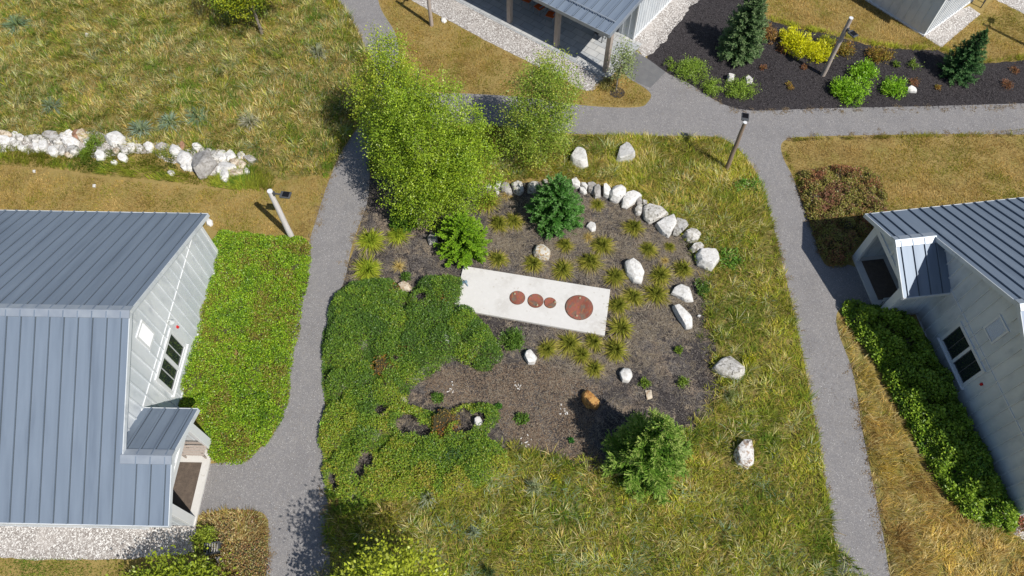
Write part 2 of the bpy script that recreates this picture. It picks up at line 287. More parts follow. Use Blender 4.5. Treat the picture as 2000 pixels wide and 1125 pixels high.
stuff(blades('silver_grass', BOT, 9, 20, (.16, .4), .018, [BLU, YG, OLV, TAN, YG, PALE, BRN, OLV, YG], 13, sig=.13, lean=.95, cs=.8, nz=.3, rnd=.7), 'long silvery and tan grass along the bottom of the garden')
UP = GP([(1000, 262), (1400, 272), (1470, 330), (1500, 440), (1400, 480), (1260, 395), (1100, 345), (1000, 350)])
stuff(blades('golden_grass', UP, 13, 22, (.18, .4), .018, [YG, GOLD, PALE, OLV, GOLD, TAN, DRK, OLV], 14, sig=.13, lean=1.1, cs=.6, nz=.8, rnd=.5), 'golden flattened grass above the row of boulders')
stuff(blades('green_grass', LOWSTRIP, 26, 26, (.15, .42), .02, [GRN, YG, OLV, YG], 15, sig=.14, lean=.8), 'green grass below the rubble row')
for p_, sd, lb in ((TL, 16, 'taller straw and silver clumps dotted over the upper left meadow'), (RING, 17, 'taller straw and green clumps dotted round the rock garden')):
    stuff(blades('tall_clumps', p_, 2.6, 34, (.3, .55), .018, [GRN, YG, TAN, PALE, BLU, YG, PALE, OLV], sd, sig=.1, lean=.95, cs=2.2, nz=.25, rnd=.6, tone=.5), lb)
# short dry lawns
ISL = smooth(GP([(728, -80), (736, -20), (747, 20), (773, 65), (782, 110), (792, 160), (822, 180), (910, 182), (1020, 189), (1130, 204), (1200, 209), (1250, 208), (1265, 199), (1271, 186), (1260, 174), (1245, 164), (1215, 150), (1178, 150), (1155, 176), (1138, 176), (1100, 157), (1024, 119), (946, 80), (875, 41), (839, 23), (800, -5), (770, -80)]), 2)
LWL = GP([(-120, 315), (0, 320), (200, 350), (330, 362), (430, 372), (520, 372), (560, 350), (645, 330), (655, 325), (640, 358), (617, 428), (600, 470), (598, 478), (430, 458), (412, 448), (407, 425), (-120, 420)])
LWR = smooth(GP([(1530, 290), (1538, 276), (1562, 270), (1840, 264), (2150, 260), (2150, 470), (1700, 450), (1720, 420), (1712, 345), (1640, 330), (1560, 340), (1548, 340)]), 2)
LTR = GP([(1482, 25), (1500, -80), (1935, -80), (1945, 0), (2000, 28), (2150, 110), (2150, 116), (2000, 118), (1912, 125), (1870, 115), (1831, 99), (1743, 95), (1692, 87), (1635, 72), (1555, 56), (1497, 38)])
LBL = GP([(-120, 1090), (300, 1092), (330, 1200), (-120, 1200)])
LAWN = [(.5, .36, .15), (.4, .27, .08), (.48, .34, .12), (.33, .23, .05), (.44, .31, .1), (.3, .25, .045), (.21, .22, .03)]
pad = GP([(1690, -60), (1690, 0), (1803, 71), (1838, 93), (1915, 28), (1990, -60)])
for i, (p, lab, pal) in enumerate([(ISL, 'short dry lawn between the path and the pavilion gravel', LAWN), (LWL, 'short dry lawn above the sunlit cottage', LAWN), (LWR, 'short golden lawn right of the path fork', LAWN),
        (LTR, 'short dry lawn around the far building', LAWN), (LBL, 'short grass below the gravel strip', [(.27, .26, .05), OLV, GRN])]):
    stuff(blades('lawn_grass', p, 24, 22, (.05, .12), .018, pal, 21+i, sig=.2, lean=1., cs=.9, nz=.5, tone=.4, rnd=.5, keep=(lambda P: ~inside(P, pad)) if i == 3 else None), lab, 'lawn')
RS = smooth(GP([(1632, 622), (1655, 640), (1690, 700), (1735, 790), (1775, 860), (1810, 930), (1860, 1000), (1960, 1035), (2060, 1085), (2100, 1200), (1756, 1200), (1738, 1125), (1712, 970), (1696, 900), (1683, 830), (1673, 760), (1661, 710), (1641, 660)]), 3)
sheet('meadow_soil', RS, .004, M['meadow'], 'soil under the long dry grass at lower right')
stuff(blades('long_dry_grass', RS, 24, 22, (.15, .4), .017, [BRN, TAN, GOLD, (.5, .36, .12), PALE, TAN, OLV, GOLD], 31, sig=.12, lean=1.1, cs=.8, nz=.7, rnd=.5, tone=.5), 'long swirling golden dry grass beside the right path')
DP = GP([(398, 1002), (440, 997), (500, 999), (519, 1012), (524, 1040), (525, 1200), (440, 1200), (400, 1110), (392, 1040)])
stuff(blades('dry_weeds', DP, 22, 22, (.1, .3), .025, [TAN, PALE, BRN, OLV, TAN], 32, sig=.14, lean=.9, cs=.8), 'dry tan weeds between porch and path', 'weeds')
# edge fringe of green grass along paths
def fringe(name, px, width, seed, label, pal=(GRN, YG, OLV, YG)):
    L = GP(px); rng = np.random.RandomState(seed); P = []
    out = []
    for a, b in zip(L[:-1], L[1:]):
        d = b-a; n_ = np.array([-d[1], d[0]])/np.hypot(*d); out.append((a, b, n_))
    left = [a for a, _, _ in out]+[out[-1][1]]; right = [a+n_*width for a, _, n_ in out]+[out[-1][1]+out[-1][2]*width]
    poly = np.array(left+right[::-1]); stuff(blades(name, poly, 22, 22, (.12, .32), .018, list(pal), seed, sig=.1, lean=.8), label)
fringe('edge_grass', [(1400, 268), (1440, 290), (1466, 322), (1487, 362), (1503, 412), (1528, 512), (1542, 572), (1570, 702), (1583, 772), (1598, 852), (1612, 932), (1623, 1002), (1645, 1160)], -.35, 41, 'green grass edging the right path')
fringe('edge_grass', [(650, -20), (690, 47), (712, 92), (730, 137), (733, 165), (726, 195), (710, 232), (688, 262), (663, 300), (640, 350)], -.9, 42, 'bright green grass edging the upper left path')
fringe('edge_grass', [(1530, 300), (1548, 345), (1560, 375)], .25, 43, 'green grass at the lawn edge by the fork')
fringe('edge_grass', [(2150, 117), (2000, 119), (1912, 126), (1831, 101), (1743, 97), (1692, 89), (1635, 74), (1555, 57), (1497, 40)], -.35, 44, 'greener grass edging the black mulch', [(.27, .27, .04), YG, OLV])
fringe('edge_grass', [(1000, 264), (1140, 265), (1300, 268), (1398, 271)], -.3, 45, 'green grass edging the horizontal path')
fringe('edge_grass', [(1532, 276), (1562, 270), (1840, 264), (2100, 260)], -.2, 46, 'short green edge of the golden lawn', [(.27, .25, .04), OLV])
MB_ = [(1350, 462), (1392, 520), (1382, 600), (1400, 660), (1410, 740), (1397, 800), (1340, 872), (1190, 937), (1100, 902), (990, 892), (900, 925)]
def scatter_edge(px, seed, label, wid=.55, dens=7):
    L = GP(px); out = []; rng = np.random.RandomState(seed)
    for a_, b_ in zip(L[:-1], L[1:]):
        n_ = max(1, int(np.hypot(*(b_-a_))*dens)); t_ = rng.rand(n_, 1); out.append(a_+(b_-a_)*t_+rng.randn(n_, 2)*wid*.5)
    C = np.concatenate(out); objs = []
    hull = np.array([[C[:, 0].min()-1, C[:, 1].min()-1], [C[:, 0].max()+1, C[:, 1].min()-1], [C[:, 0].max()+1, C[:, 1].max()+1], [C[:, 0].min()-1, C[:, 1].max()+1]])
    global sample; keep_s = sample; sample = lambda p_, n_, r_: C[:n_] if n_ <= len(C) else C
    stuff(blades('edge_grass', hull, len(C)/area(hull)*1.0001, 26, (.15, .38), .019, [DRK, GRN, OLV, YG, TAN, OLV, YG], seed, sig=.1, lean=.9, nz=.3), label); sample = keep_s
scatter_edge(MB_, 47, 'grass creeping over the edge of the mulch bed')
scatter_edge([(960, 352), (1040, 346), (1130, 346), (1200, 362), (1260, 390), (1330, 440), (1385, 495)], 48, 'grass growing against the back of the boulder row', .3, 6)
# ------------------------------------------------------------------ leafy things
def quads(P, D, L, Wd, rng, C, roll=None):
    """diamond leaves at P pointing along D (n,3)"""
    n = len(P); D = D/(np.linalg.norm(D, axis=1)[:, None]+1e-9); r = rng.randn(n, 3)*.75; r[:, 2] = np.abs(r[:, 2])+.7
    if roll is not None: r = roll
    Sx = np.cross(D, r); Sx /= np.linalg.norm(Sx, axis=1)[:, None]+1e-9
    L = L[:, None]; Wd = Wd[:, None]
    V = np.stack([P, P+D*L*.45+Sx*Wd*.5, P+D*L, P+D*L*.45-Sx*Wd*.5], 1).reshape(-1, 3)
    b = np.arange(n)*4; return V, np.c_[b, b+1, b+2, b+3], np.repeat(C, 4, 0)
def cover(name, poly, dens, hmax, pal, seed, leaf=.07, edge=.6, lump=1.2, label='', cat='ground cover', holes=None, und=(.075, .065, .035), z0=0, wide=.55, cs=.5, rnd=.22, grow=.12, mound=(3.0, .42), ff=None):
    if grow:
        T = np.roll(poly, -1, 0)-np.roll(poly, 1, 0); T /= np.linalg.norm(T, axis=1)[:, None]+1e-9; nn = np.c_[T[:, 1], -T[:, 0]]
        sg = np.sign(np.dot(poly[:, 0], np.roll(poly[:, 1], -1))-np.dot(poly[:, 1], np.roll(poly[:, 0], -1))); poly = poly+nn*grow*sg
    """stuff: low shrubs one cannot count, leaves over an uneven height field"""
    Q0 = []
    for i in range(len(poly)):
        A_, B_ = poly[i], poly[(i+1) % len(poly)]; kk = max(1, int(np.hypot(*(B_-A_))/.15)); Q0 += [A_+(B_-A_)*t_/kk for t_ in range(kk)]
    poly = np.array(Q0); jt = min(.16, np.sqrt(area(poly))*.06); poly = poly+jt*2*np.c_[fbm(poly, 2.6, seed % 11)-.5, fbm(poly, 2.6, seed % 11+4)-.5]
    rng = np.random.RandomState(seed); n = int(area(poly)*dens); P = sample(poly, n, rng)
    d = np.clip(edist(P, poly)/edge, 0, 1)
    nm = max(4, int(area(poly)*mound[0])); MC = sample(poly, nm, rng); MR = mound[1]*rng.uniform(.6, 1.4, nm); MH = rng.uniform(.55, 1.0, nm); MF = rng.rand(nm)
    def mounds(Q):
        H_ = np.zeros(len(Q)); I_ = np.zeros(len(Q), int)
        for a0 in range(0, len(Q), 8000):
            q = Q[a0:a0+8000]; d2 = ((q[:, None, :]-MC[None])**2).sum(2)/MR[None]**2; hh = MH[None]*np.sqrt(np.clip(1-d2*.8, 0, 1)); H_[a0:a0+8000] = hh.max(1); I_[a0:a0+8000] = hh.argmax(1)
        return H_, I_
    hf = lambda Q, dd: hmax*dd**.38*(.16+.24*fbm(Q, lump, seed % 7)+.78*mounds(Q)[0])
    keep = fbm(P, lump, seed % 7) > .2; hz = hf(P, d)
    if holes is not None: keep &= holes(P)
    P, d, hz = P[keep], d[keep], hz[keep]; n = len(P)
    z = z0+hz*rng.uniform(.6, 1.12, n)+rng.randn(n)*.015
    D = rng.randn(n, 3); D[:, 2] = np.abs(D[:, 2])*.5+.25
    mh, mi = mounds(P); f = fbm(P, cs, (seed+3) % 9)*1.5-.4+(MF[mi]-.5)*.55+.15+rng.randn(n)*rnd
    if ff is not None: f = ff(P)+(MF[mi]-.5)*.5+rng.randn(n)*rnd*.5
    C = pick(pal, f)*rng.uniform(.7, 1.3, n)[:, None]
    V, F, CC = quads(np.c_[P, z], D, leaf*rng.uniform(.7, 1.4, n), leaf*wide*rng.uniform(.7, 1.4, n), rng, C)
    # twiggy under-layer
    lo, hi = poly.min(0), poly.max(0); st = .22; gx = np.arange(lo[0], hi[0], st); gy = np.arange(lo[1], hi[1], st)
    X, Y = np.meshgrid(gx, gy, indexing='ij'); Q = np.c_[X.ravel(), Y.ravel()]; ins = inside(Q, poly)
    if holes is not None: ins &= holes(Q)
    dd = np.clip(edist(Q, poly)/edge, 0, 1)*ins; zz = z0+hf(Q, dd)*.55*ins-.02; nx, ny = len(gx), len(gy); I = np.arange(nx*ny).reshape(nx, ny)
    Fq = np.stack([I[:-1, :-1], I[1:, :-1], I[1:, 1:], I[:-1, 1:]], -1).reshape(-1, 4); Fq = Fq[(ins & (fbm(Q, lump, seed % 7) > .26))[Fq].all(1)]
    V2 = np.c_[Q, zz]; nV = len(V); Vt = np.concatenate([V, V2]); Ft = np.concatenate([F, Fq+nV]); Ct = np.concatenate([CC, np.tile(und, (len(V2), 1))])
    o = link(name, npmesh(name, Vt, [Ft], Ct), M['leaf']); return tag(o, label, cat, kind='stuff')
LB = smooth(GP([(430, 462), (500, 466), (560, 470), (595, 478), (597, 520), (588, 570), (574, 640), (560, 720), (549, 795), (522, 850), (482, 885), (440, 900), (418, 880), (408, 835), (385, 800), (352, 790), (350, 730), (375, 640), (425, 520)]), 3)
cover('ground_cover', LB, 1900, .55, [(.1, .2, .015), (.18, .32, .02), (.27, .44, .025), (.38, .54, .03), (.2, .35, .02), (.14, .25, .02), (.24, .2, .04)], 51, leaf=.068, wide=.6, mound=(6, .3), grow=.22, rnd=.35, label='bright green knee high ground cover beside the sunlit cottage', lump=1.6, cs=1.1)
CMP = smooth(GP([(655, 590), (672, 572), (700, 560), (760, 553), (790, 575), (830, 552), (865, 548), (898, 552), (900, 575), (885, 612), (908, 606), (935, 628), (952, 648), (965, 672), (975, 700), (955, 718), (925, 716), (885, 700), (855, 722), (810, 748), (790, 775), (800, 800), (850, 812), (885, 805), (925, 795), (962, 800), (968, 830), (945, 850), (965, 872), (992, 900), (965, 930), (925, 955), (870, 975), (800, 972), (740, 975), (690, 1000), (645, 985), (640, 900), (633, 850), (642, 780), (636, 700), (642, 640)]), 3)
hp = GP([(720, 905), (935, 826), (800, 838), (750, 812), (830, 850)])
def holes(P):
    k = np.ones(len(P), bool)
    for (a, r) in zip(hp, (.3, .3, .45, .25, .3)): k &= np.hypot(*(P-a).T) > r
    return k
cover('juniper_cover', CMP, 2000, .9, [(.08, .16, .03), (.11, .21, .03), (.15, .27, .03), (.2, .32, .03), (.27, .37, .035), (.35, .41, .04), (.4, .32, .06)], 52, mound=(2.6, .5), rnd=.4, ff=lambda P: .36+.5*(fbm(P, .55, 4)-.5)+.35*np.clip((G(700, 760)[1]-P[:, 1])/3.5, -.4, 1), leaf=.08, wide=.35, label='dense low evergreen shrubs with orange tips left of the white slab', lump=1.0, cs=.4, holes=holes)
CDK = smooth(GP([(850, 880), (900, 862), (945, 862), (985, 895), (950, 935), (880, 965), (820, 950), (820, 905)]), 3)
cover('juniper_cover', CDK, 900, .72, [(.06, .13, .035), (.08, .17, .05)], 58, leaf=.08, wide=.35, label='darker green low juniper at the lower end of the shrub mass', lump=1.2)
for i, (u, v, r, lab) in enumerate([(750, 712, .5, 'orange tinged sprigs amid the evergreen shrubs, largest patch'), (765, 565, .28, 'orange brown sprigs near the top of the evergreen shrubs'), (868, 578, .25, 'reddish sprigs in evergreen shrubs close to the white slab'), (700, 640, .4, 'yellow green fresh sprigs near the left path'), (870, 825, .6, 'orange and rust foliage on low shrubs beside the bare mulch'), (793, 680, .3, 'rust coloured sprigs in the middle of the evergreen shrubs')]):
    a = np.linspace(0, 6.28, 9)[:-1]; c = G(u, v, .55); p = c+np.c_[np.cos(a), np.sin(a)]*r
    col = [(.3, .34, .03), (.2, .25, .03)] if i == 3 else [(.42, .16, .03), (.3, .2, .04), (.12, .16, .03)]
    cover('coloured_sprigs', p, 260, .1, col, 60+i, leaf=.08, wide=.4, label=lab, z0=.48, edge=.3)
RH = smooth(GP([(1645, 600), (1690, 602), (1735, 606), (1790, 650), (1850, 745), (1900, 850), (1955, 985), (1985, 1010), (1960, 1035), (1900, 1015), (1855, 980), (1825, 925), (1790, 865), (1755, 795), (1710, 705), (1668, 650)]), 3)
cover('rose_hedge', RH, 1100, .95, [(.11, .22, .025), (.19, .32, .03), (.3, .42, .04), (.16, .27, .03)], 53, leaf=.11, wide=.7, mound=(3.5, .4), label='waist high green hedge of rose bushes under the shaded cottage wall', cat='hedge', lump=1.3, edge=.7)
a = np.linspace(0, 6.28, 11)[:-1]
cover('red_weeds', G(1965, 1015)+np.c_[np.cos(a)*.8, np.sin(a)*.4], 500, .35, [(.3, .08, .05), (.22, .17, .05), (.12, .16, .03)], 67, leaf=.08, label='reddish weeds at the end of the rose hedge', cat='weeds')
BH = smooth(GP([(1562, 345), (1600, 334), (1650, 330), (1705, 342), (1722, 375), (1725, 425), (1695, 460), (1660, 490), (1650, 515), (1625, 520), (1607, 500), (1592, 460), (1575, 410)]), 3)
cover('bronze_hedge', BH, 1200, .6, [(.34, .14, .07), (.3, .2, .07), (.3, .28, .06), (.24, .25, .05), (.34, .31, .08), (.26, .12, .07)], 54, mound=(8, .25), leaf=.075, wide=.6, label='knee high bronze and olive shrub bed beside the right fork', cat='hedge', lump=1.4, cs=.6)
cover('dry_shrubs', DP, 700, .28, [(.36, .2, .08), (.34, .3, .07), (.55, .46, .26), (.24, .27, .05), (.42, .32, .14), (.3, .15, .07)], 68, leaf=.07, wide=.45, label='rusty and tan low shrubs between the porch and the path', mound=(7, .25), rnd=.5, grow=.02)
# crowns and shrubs ------------------------------------------------
def crown_mesh(name, ells, nclump, per, leaf, pal, seed, csig=.22, wide=.6, up=.2):
    rng = np.random.RandomState(seed); vol = np.array([e[3]*e[4]*e[5] for e in ells]); w = vol/vol.sum(); ei = rng.choice(len(ells), nclump, p=w)
    E_ = np.array(ells)[ei]; d = rng.randn(nclump, 3); d /= np.linalg.norm(d, axis=1)[:, None]; r = rng.uniform(.2, 1.35, nclump)**.6
    C = E_[:, :3]+d*r[:, None]*E_[:, 3:6]; cf = rng.rand(nclump); idx = np.repeat(np.arange(nclump), per); n = len(idx)
    P = C[idx]+rng.randn(n, 3)*csig*np.array([1, 1, 1.1])*rng.uniform(.5, 1.3, nclump)[idx][:, None]; P[:, 2] = np.maximum(P[:, 2], .03)
    D = d[idx]*.6+rng.randn(n, 3)*.9; D[:, 2] += up
    f = cf[idx]*.7+rng.rand(n)*.3; Cc = pick(pal, f)*rng.uniform(.6, 1.35, n)[:, None]
    V, F, CC = quads(P, D, leaf*rng.uniform(.7, 1.4, n), leaf*wide*rng.uniform(.7, 1.4, n), rng, Cc)
    return npmesh(name, V, [F], CC), C
def tree(name, px, ells, nclump, per, leaf, pal, seed, label, trunk_h, tr=.12, bark='birch', cat='tree', group=None, csig=.22, nl=16, wide=.6, stems=1):
    b = G(*px); root = empty(name, (b[0], b[1], 0)); tag(root, label, cat, group)
    me, C = crown_mesh('crown', ells, nclump, per, leaf, pal, seed, csig, wide); link('crown', me, M['leaf'], root)
    rng = np.random.RandomState(seed+1); tops = [(ells[0][0], ells[0][1])]
    for s in range(stems):
        mb = MB(); ox, oy = (rng.randn(2)*.15 if stems > 1 else (0, 0)); tx, ty = (rng.randn(2)*.6 if stems > 1 else (ells[0][0]*.7, ells[0][1]*.7))
        tip = np.array([tx, ty, trunk_h]); mid = np.array([ox+tx*.35+rng.randn()*.06, oy+ty*.35, trunk_h*.5])
        mb.tube([(ox, oy, -.05), (ox+(mid[0]-ox)*.4, oy+(mid[1]-oy)*.4, trunk_h*.22), tuple(mid), tuple((mid+tip)/2+rng.randn(3)*.05), tuple(tip)], [tr, tr*.85, tr*.65, tr*.4, tr*.15], 8)
        for c in C[rng.choice(len(C), nl)]:
            z = min(max(c[2]*.65, trunk_h*.15), trunk_h*.9); t = z/trunk_h; base = np.array([ox+tx*t, oy+ty*t, z])
            c = base+(c-base)*.85; m_ = (base+c)/2+np.array([0, 0, -.1]); mb.tube([tuple(base), tuple(m_), tuple(c)], [tr*.3*(1-t*.6), tr*.15, .008], 5)
        mb.build('trunk', M[bark], root, True)
    return root
BIR = [(.1, .19, .015), (.21, .33, .02), (.37, .48, .03), (.15, .26, .02), (.29, .41, .025), (.58, .66, .17)]
tree('birch_tree', (862, 395), [(.0, .0, 4.5, 2.15, 2.0, 2.75), (-.9, .3, 3.0, 1.9, 1.6, 1.9), (.9, -.4, 2.6, 1.9, 1.5, 1.8), (-.5, -1.0, 1.8, 1.7, 1.2, 1.3), (-1.0, .8, 5.2, 1.2, 1.2, 1.5), (1.3, .1, 3.9, 1.1, 1.2, 1.3), (-1.5, .9, 3.6, 1.4, 1.2, 1.4), (.1, -1.1, 1.4, 1.6, .9, 1.0)], 1150, 62, .08, BIR, 71, 'largest leafy birch with full bright green crown, left of the boulder row', 5.6, .12, bark='bark', stems=3, csig=.2)
tree('birch_tree', (788, 305), [(0, 0, 3.6, 1.75, 1.5, 2.0), (.2, .1, 5.7, 1.0, 1.0, 1.6), (-.3, -.4, 1.9, 1.3, 1.1, 1.2)], 760, 50, .078, [(.14, .24, .02), (.26, .38, .03), (.42, .46, .04), (.2, .33, .03)], 72, 'tall birch with yellowish top growing beside the path fork, behind the largest birch', 5.6, .09, bark='bark', stems=2, csig=.2)
tree('birch_tree', (1052, 300), [(0, 0, 3.1, 1.6, 1.5, 1.8), (.35, .1, 4.8, 1.1, 1.0, 1.3), (-.3, -.3, 1.6, 1.5, 1.3, 1.2)], 640, 42, .078, [(.15, .24, .03), (.28, .38, .04), (.17, .28, .03), (.42, .48, .08), (.36, .35, .05)], 73, 'loose yellow green birch in front of the pavilion lawn', 4.4, .08, bark='bark', stems=2, csig=.2)
tree('ornamental_tree', (1203, 176), [(.15, .1, 1.7, .6, .6, .9), (.2, .2, 2.7, .35, .35, .6)], 90, 22, .09, [(.22, .28, .1), (.3, .36, .15), (.18, .24, .06)], 74, 'small pale green tree in a mulch ring by the pavilion corner post', 3.0, .05, bark='bark', csig=.16, nl=10)
tree('maple_tree', (512, 66), [(-.3, .4, 2.9, 1.7, 1.5, 1.3), (-1.1, .8, 2.5, 1.7, 1.3, 1.0), (.5, .6, 3.5, 1.4, 1.3, 1.0)], 460, 42, .09, [(.07, .15, .02), (.2, .29, .02), (.42, .42, .02), (.12, .2, .02)], 75, 'dense yellow and green maple in the upper left meadow', 3.6, .1, bark='bark')
tree('sapling_tree', (790, 1195), [(0, 0, 4.0, 1.6, 1.4, 1.6), (-.5, -.2, 2.8, 1.6, 1.3, 1.1), (0, .3, 5.5, 1.0, .9, 1.0)], 300, 42, .12, [(.3, .36, .02), (.4, .44, .04), (.22, .3, .02)], 76, 'bright lime green tree rising into the bottom edge of the picture', 5.3, .1, bark='bark', csig=.2)
tree('sapling_tree', (385, 1180), [(-.3, .3, 1.7, 1.5, .9, .9), (.6, .2, 1.9, 1.1, .8, .9), (-.9, .2, 1.2, 1.0, .8, .7)], 230, 40, .11, [(.22, .3, .02), (.32, .38, .03), (.13, .2, .02)], 77, 'bushy light green tree at the bottom left below the gravel', 3.0, .08, bark='bark', csig=.2)
# conifers ---------------------------------------------------------
def spruce(name, px, h, r, pal, seed, label, whorl=.17, nb=11, twig=.26, wd=.06, cat='spruce', pw=.8, droop=.0, base_z=.12, group=None, rho=1.0):
    b = G(*px); root = empty(name, (b[0], b[1], 0)); tag(root, label, cat, group); rng = np.random.RandomState(seed); P = []; D = []; L = []; C = []; U = []
    mb = MB(); z = base_z
    while z < h*.97:
        t = z/h; Lb = r*(1-t)**pw*(1 if t > .12 else .75+2*t); k = max(4, int(nb*(.35+.65*(1-t)))); a0 = rng.rand()*6.28
        for j in range(k):
            a = a0+j*6.283/k+rng.randn()*.12; el = -.15-droop+t*.95+rng.randn()*.06; l = Lb*rng.uniform(.78, 1.12)
            dv = np.array([math.cos(a)*math.cos(el), math.sin(a)*math.cos(el), math.sin(el)]); o = np.array([0, 0, z+rng.uniform(-.04, .04)])
            mb.tube([tuple(o), tuple(o+dv*l*.9)], [.018, .006], 4)
            ns = max(4, int(l/.075*rho)); s = np.linspace(.12, 1, ns)
            for sgn in (-1, 1, 0, 2):
                ph = a+(sgn*.85 if sgn in (-1, 1) else rng.randn()*.25); ph = ph+rng.randn(ns)*.18
                ev = (el+.1 if sgn != 2 else el-.5)+rng.randn(ns)*.22+(.5 if sgn == 0 else 0)
                P.append(o+dv*(s*l*.88)[:, None]+np.array([0, 0, 1])*(.10*s*s*l)[:, None]); D.append(np.c_[np.cos(ph)*np.cos(ev), np.sin(ph)*np.cos(ev), np.sin(ev)])
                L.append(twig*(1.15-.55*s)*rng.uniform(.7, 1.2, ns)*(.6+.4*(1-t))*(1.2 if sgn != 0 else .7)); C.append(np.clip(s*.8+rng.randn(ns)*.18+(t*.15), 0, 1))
        z += whorl*(1-.35*t)
    P.append(np.array([[0, 0, h*.93+i*.015*h] for i in range(8)])); D.append(np.c_[rng.randn(8)*.35, rng.randn(8)*.35, np.ones(8)]); L.append(np.full(8, twig*.8)); C.append(np.full(8, .9))
    P = np.concatenate(P); D = np.concatenate(D); L = np.concatenate(L); C = np.concatenate(C)
    # needles: small slivers fanned along each twig
    k = 5; i = np.repeat(np.arange(len(P)), k); q = rng.rand(len(i)); Dn = D[i]/np.linalg.norm(D[i], axis=1)[:, None]; Pn = P[i]+Dn*(q*L[i]*.8)[:, None]; Dn = Dn+rng.randn(len(i), 3)*.45
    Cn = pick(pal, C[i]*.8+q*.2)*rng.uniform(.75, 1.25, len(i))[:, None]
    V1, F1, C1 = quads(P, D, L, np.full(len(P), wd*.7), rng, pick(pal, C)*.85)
    V2, F2, C2 = quads(Pn, Dn, L[i]*.36, np.full(len(i), wd*.5), rng, Cn)
    link('crown', npmesh('crown', np.concatenate([V1, V2]), [np.concatenate([F1, F2+len(V1)])], np.concatenate([C1, C2])), M['needle'], root)
    mb.tube([(0, 0, -.05), (0, 0, h*.5), (0, 0, h*.97)], [.035+.02*h, .02+.01*h, .008], 8); mb.build('trunk', M['bark'], root, True)
    return root
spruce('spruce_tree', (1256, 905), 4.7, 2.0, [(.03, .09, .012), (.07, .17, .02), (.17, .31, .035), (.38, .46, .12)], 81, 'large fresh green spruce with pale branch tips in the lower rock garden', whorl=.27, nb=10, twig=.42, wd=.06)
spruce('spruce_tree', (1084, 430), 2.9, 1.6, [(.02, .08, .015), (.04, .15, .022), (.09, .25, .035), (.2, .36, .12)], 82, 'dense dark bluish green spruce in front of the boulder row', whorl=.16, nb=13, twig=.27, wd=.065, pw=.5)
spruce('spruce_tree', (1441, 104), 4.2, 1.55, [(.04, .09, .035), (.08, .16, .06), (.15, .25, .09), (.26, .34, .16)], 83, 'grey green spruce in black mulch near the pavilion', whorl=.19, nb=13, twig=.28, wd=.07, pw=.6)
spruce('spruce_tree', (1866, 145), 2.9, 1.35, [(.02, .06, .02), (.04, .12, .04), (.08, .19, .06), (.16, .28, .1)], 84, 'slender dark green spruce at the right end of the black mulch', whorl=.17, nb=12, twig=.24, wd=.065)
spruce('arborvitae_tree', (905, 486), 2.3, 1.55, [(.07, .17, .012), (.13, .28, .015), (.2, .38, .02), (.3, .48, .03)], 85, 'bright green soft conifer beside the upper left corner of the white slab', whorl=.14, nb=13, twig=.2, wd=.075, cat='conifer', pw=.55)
spruce('arborvitae_tree', (790, 437), 1.5, .8, [(.04, .1, .012), (.08, .17, .015), (.12, .22, .02)], 86, 'low green conifer tucked under the left edge of the largest birch', whorl=.14, nb=12, twig=.2, wd=.07, cat='conifer', pw=.6)
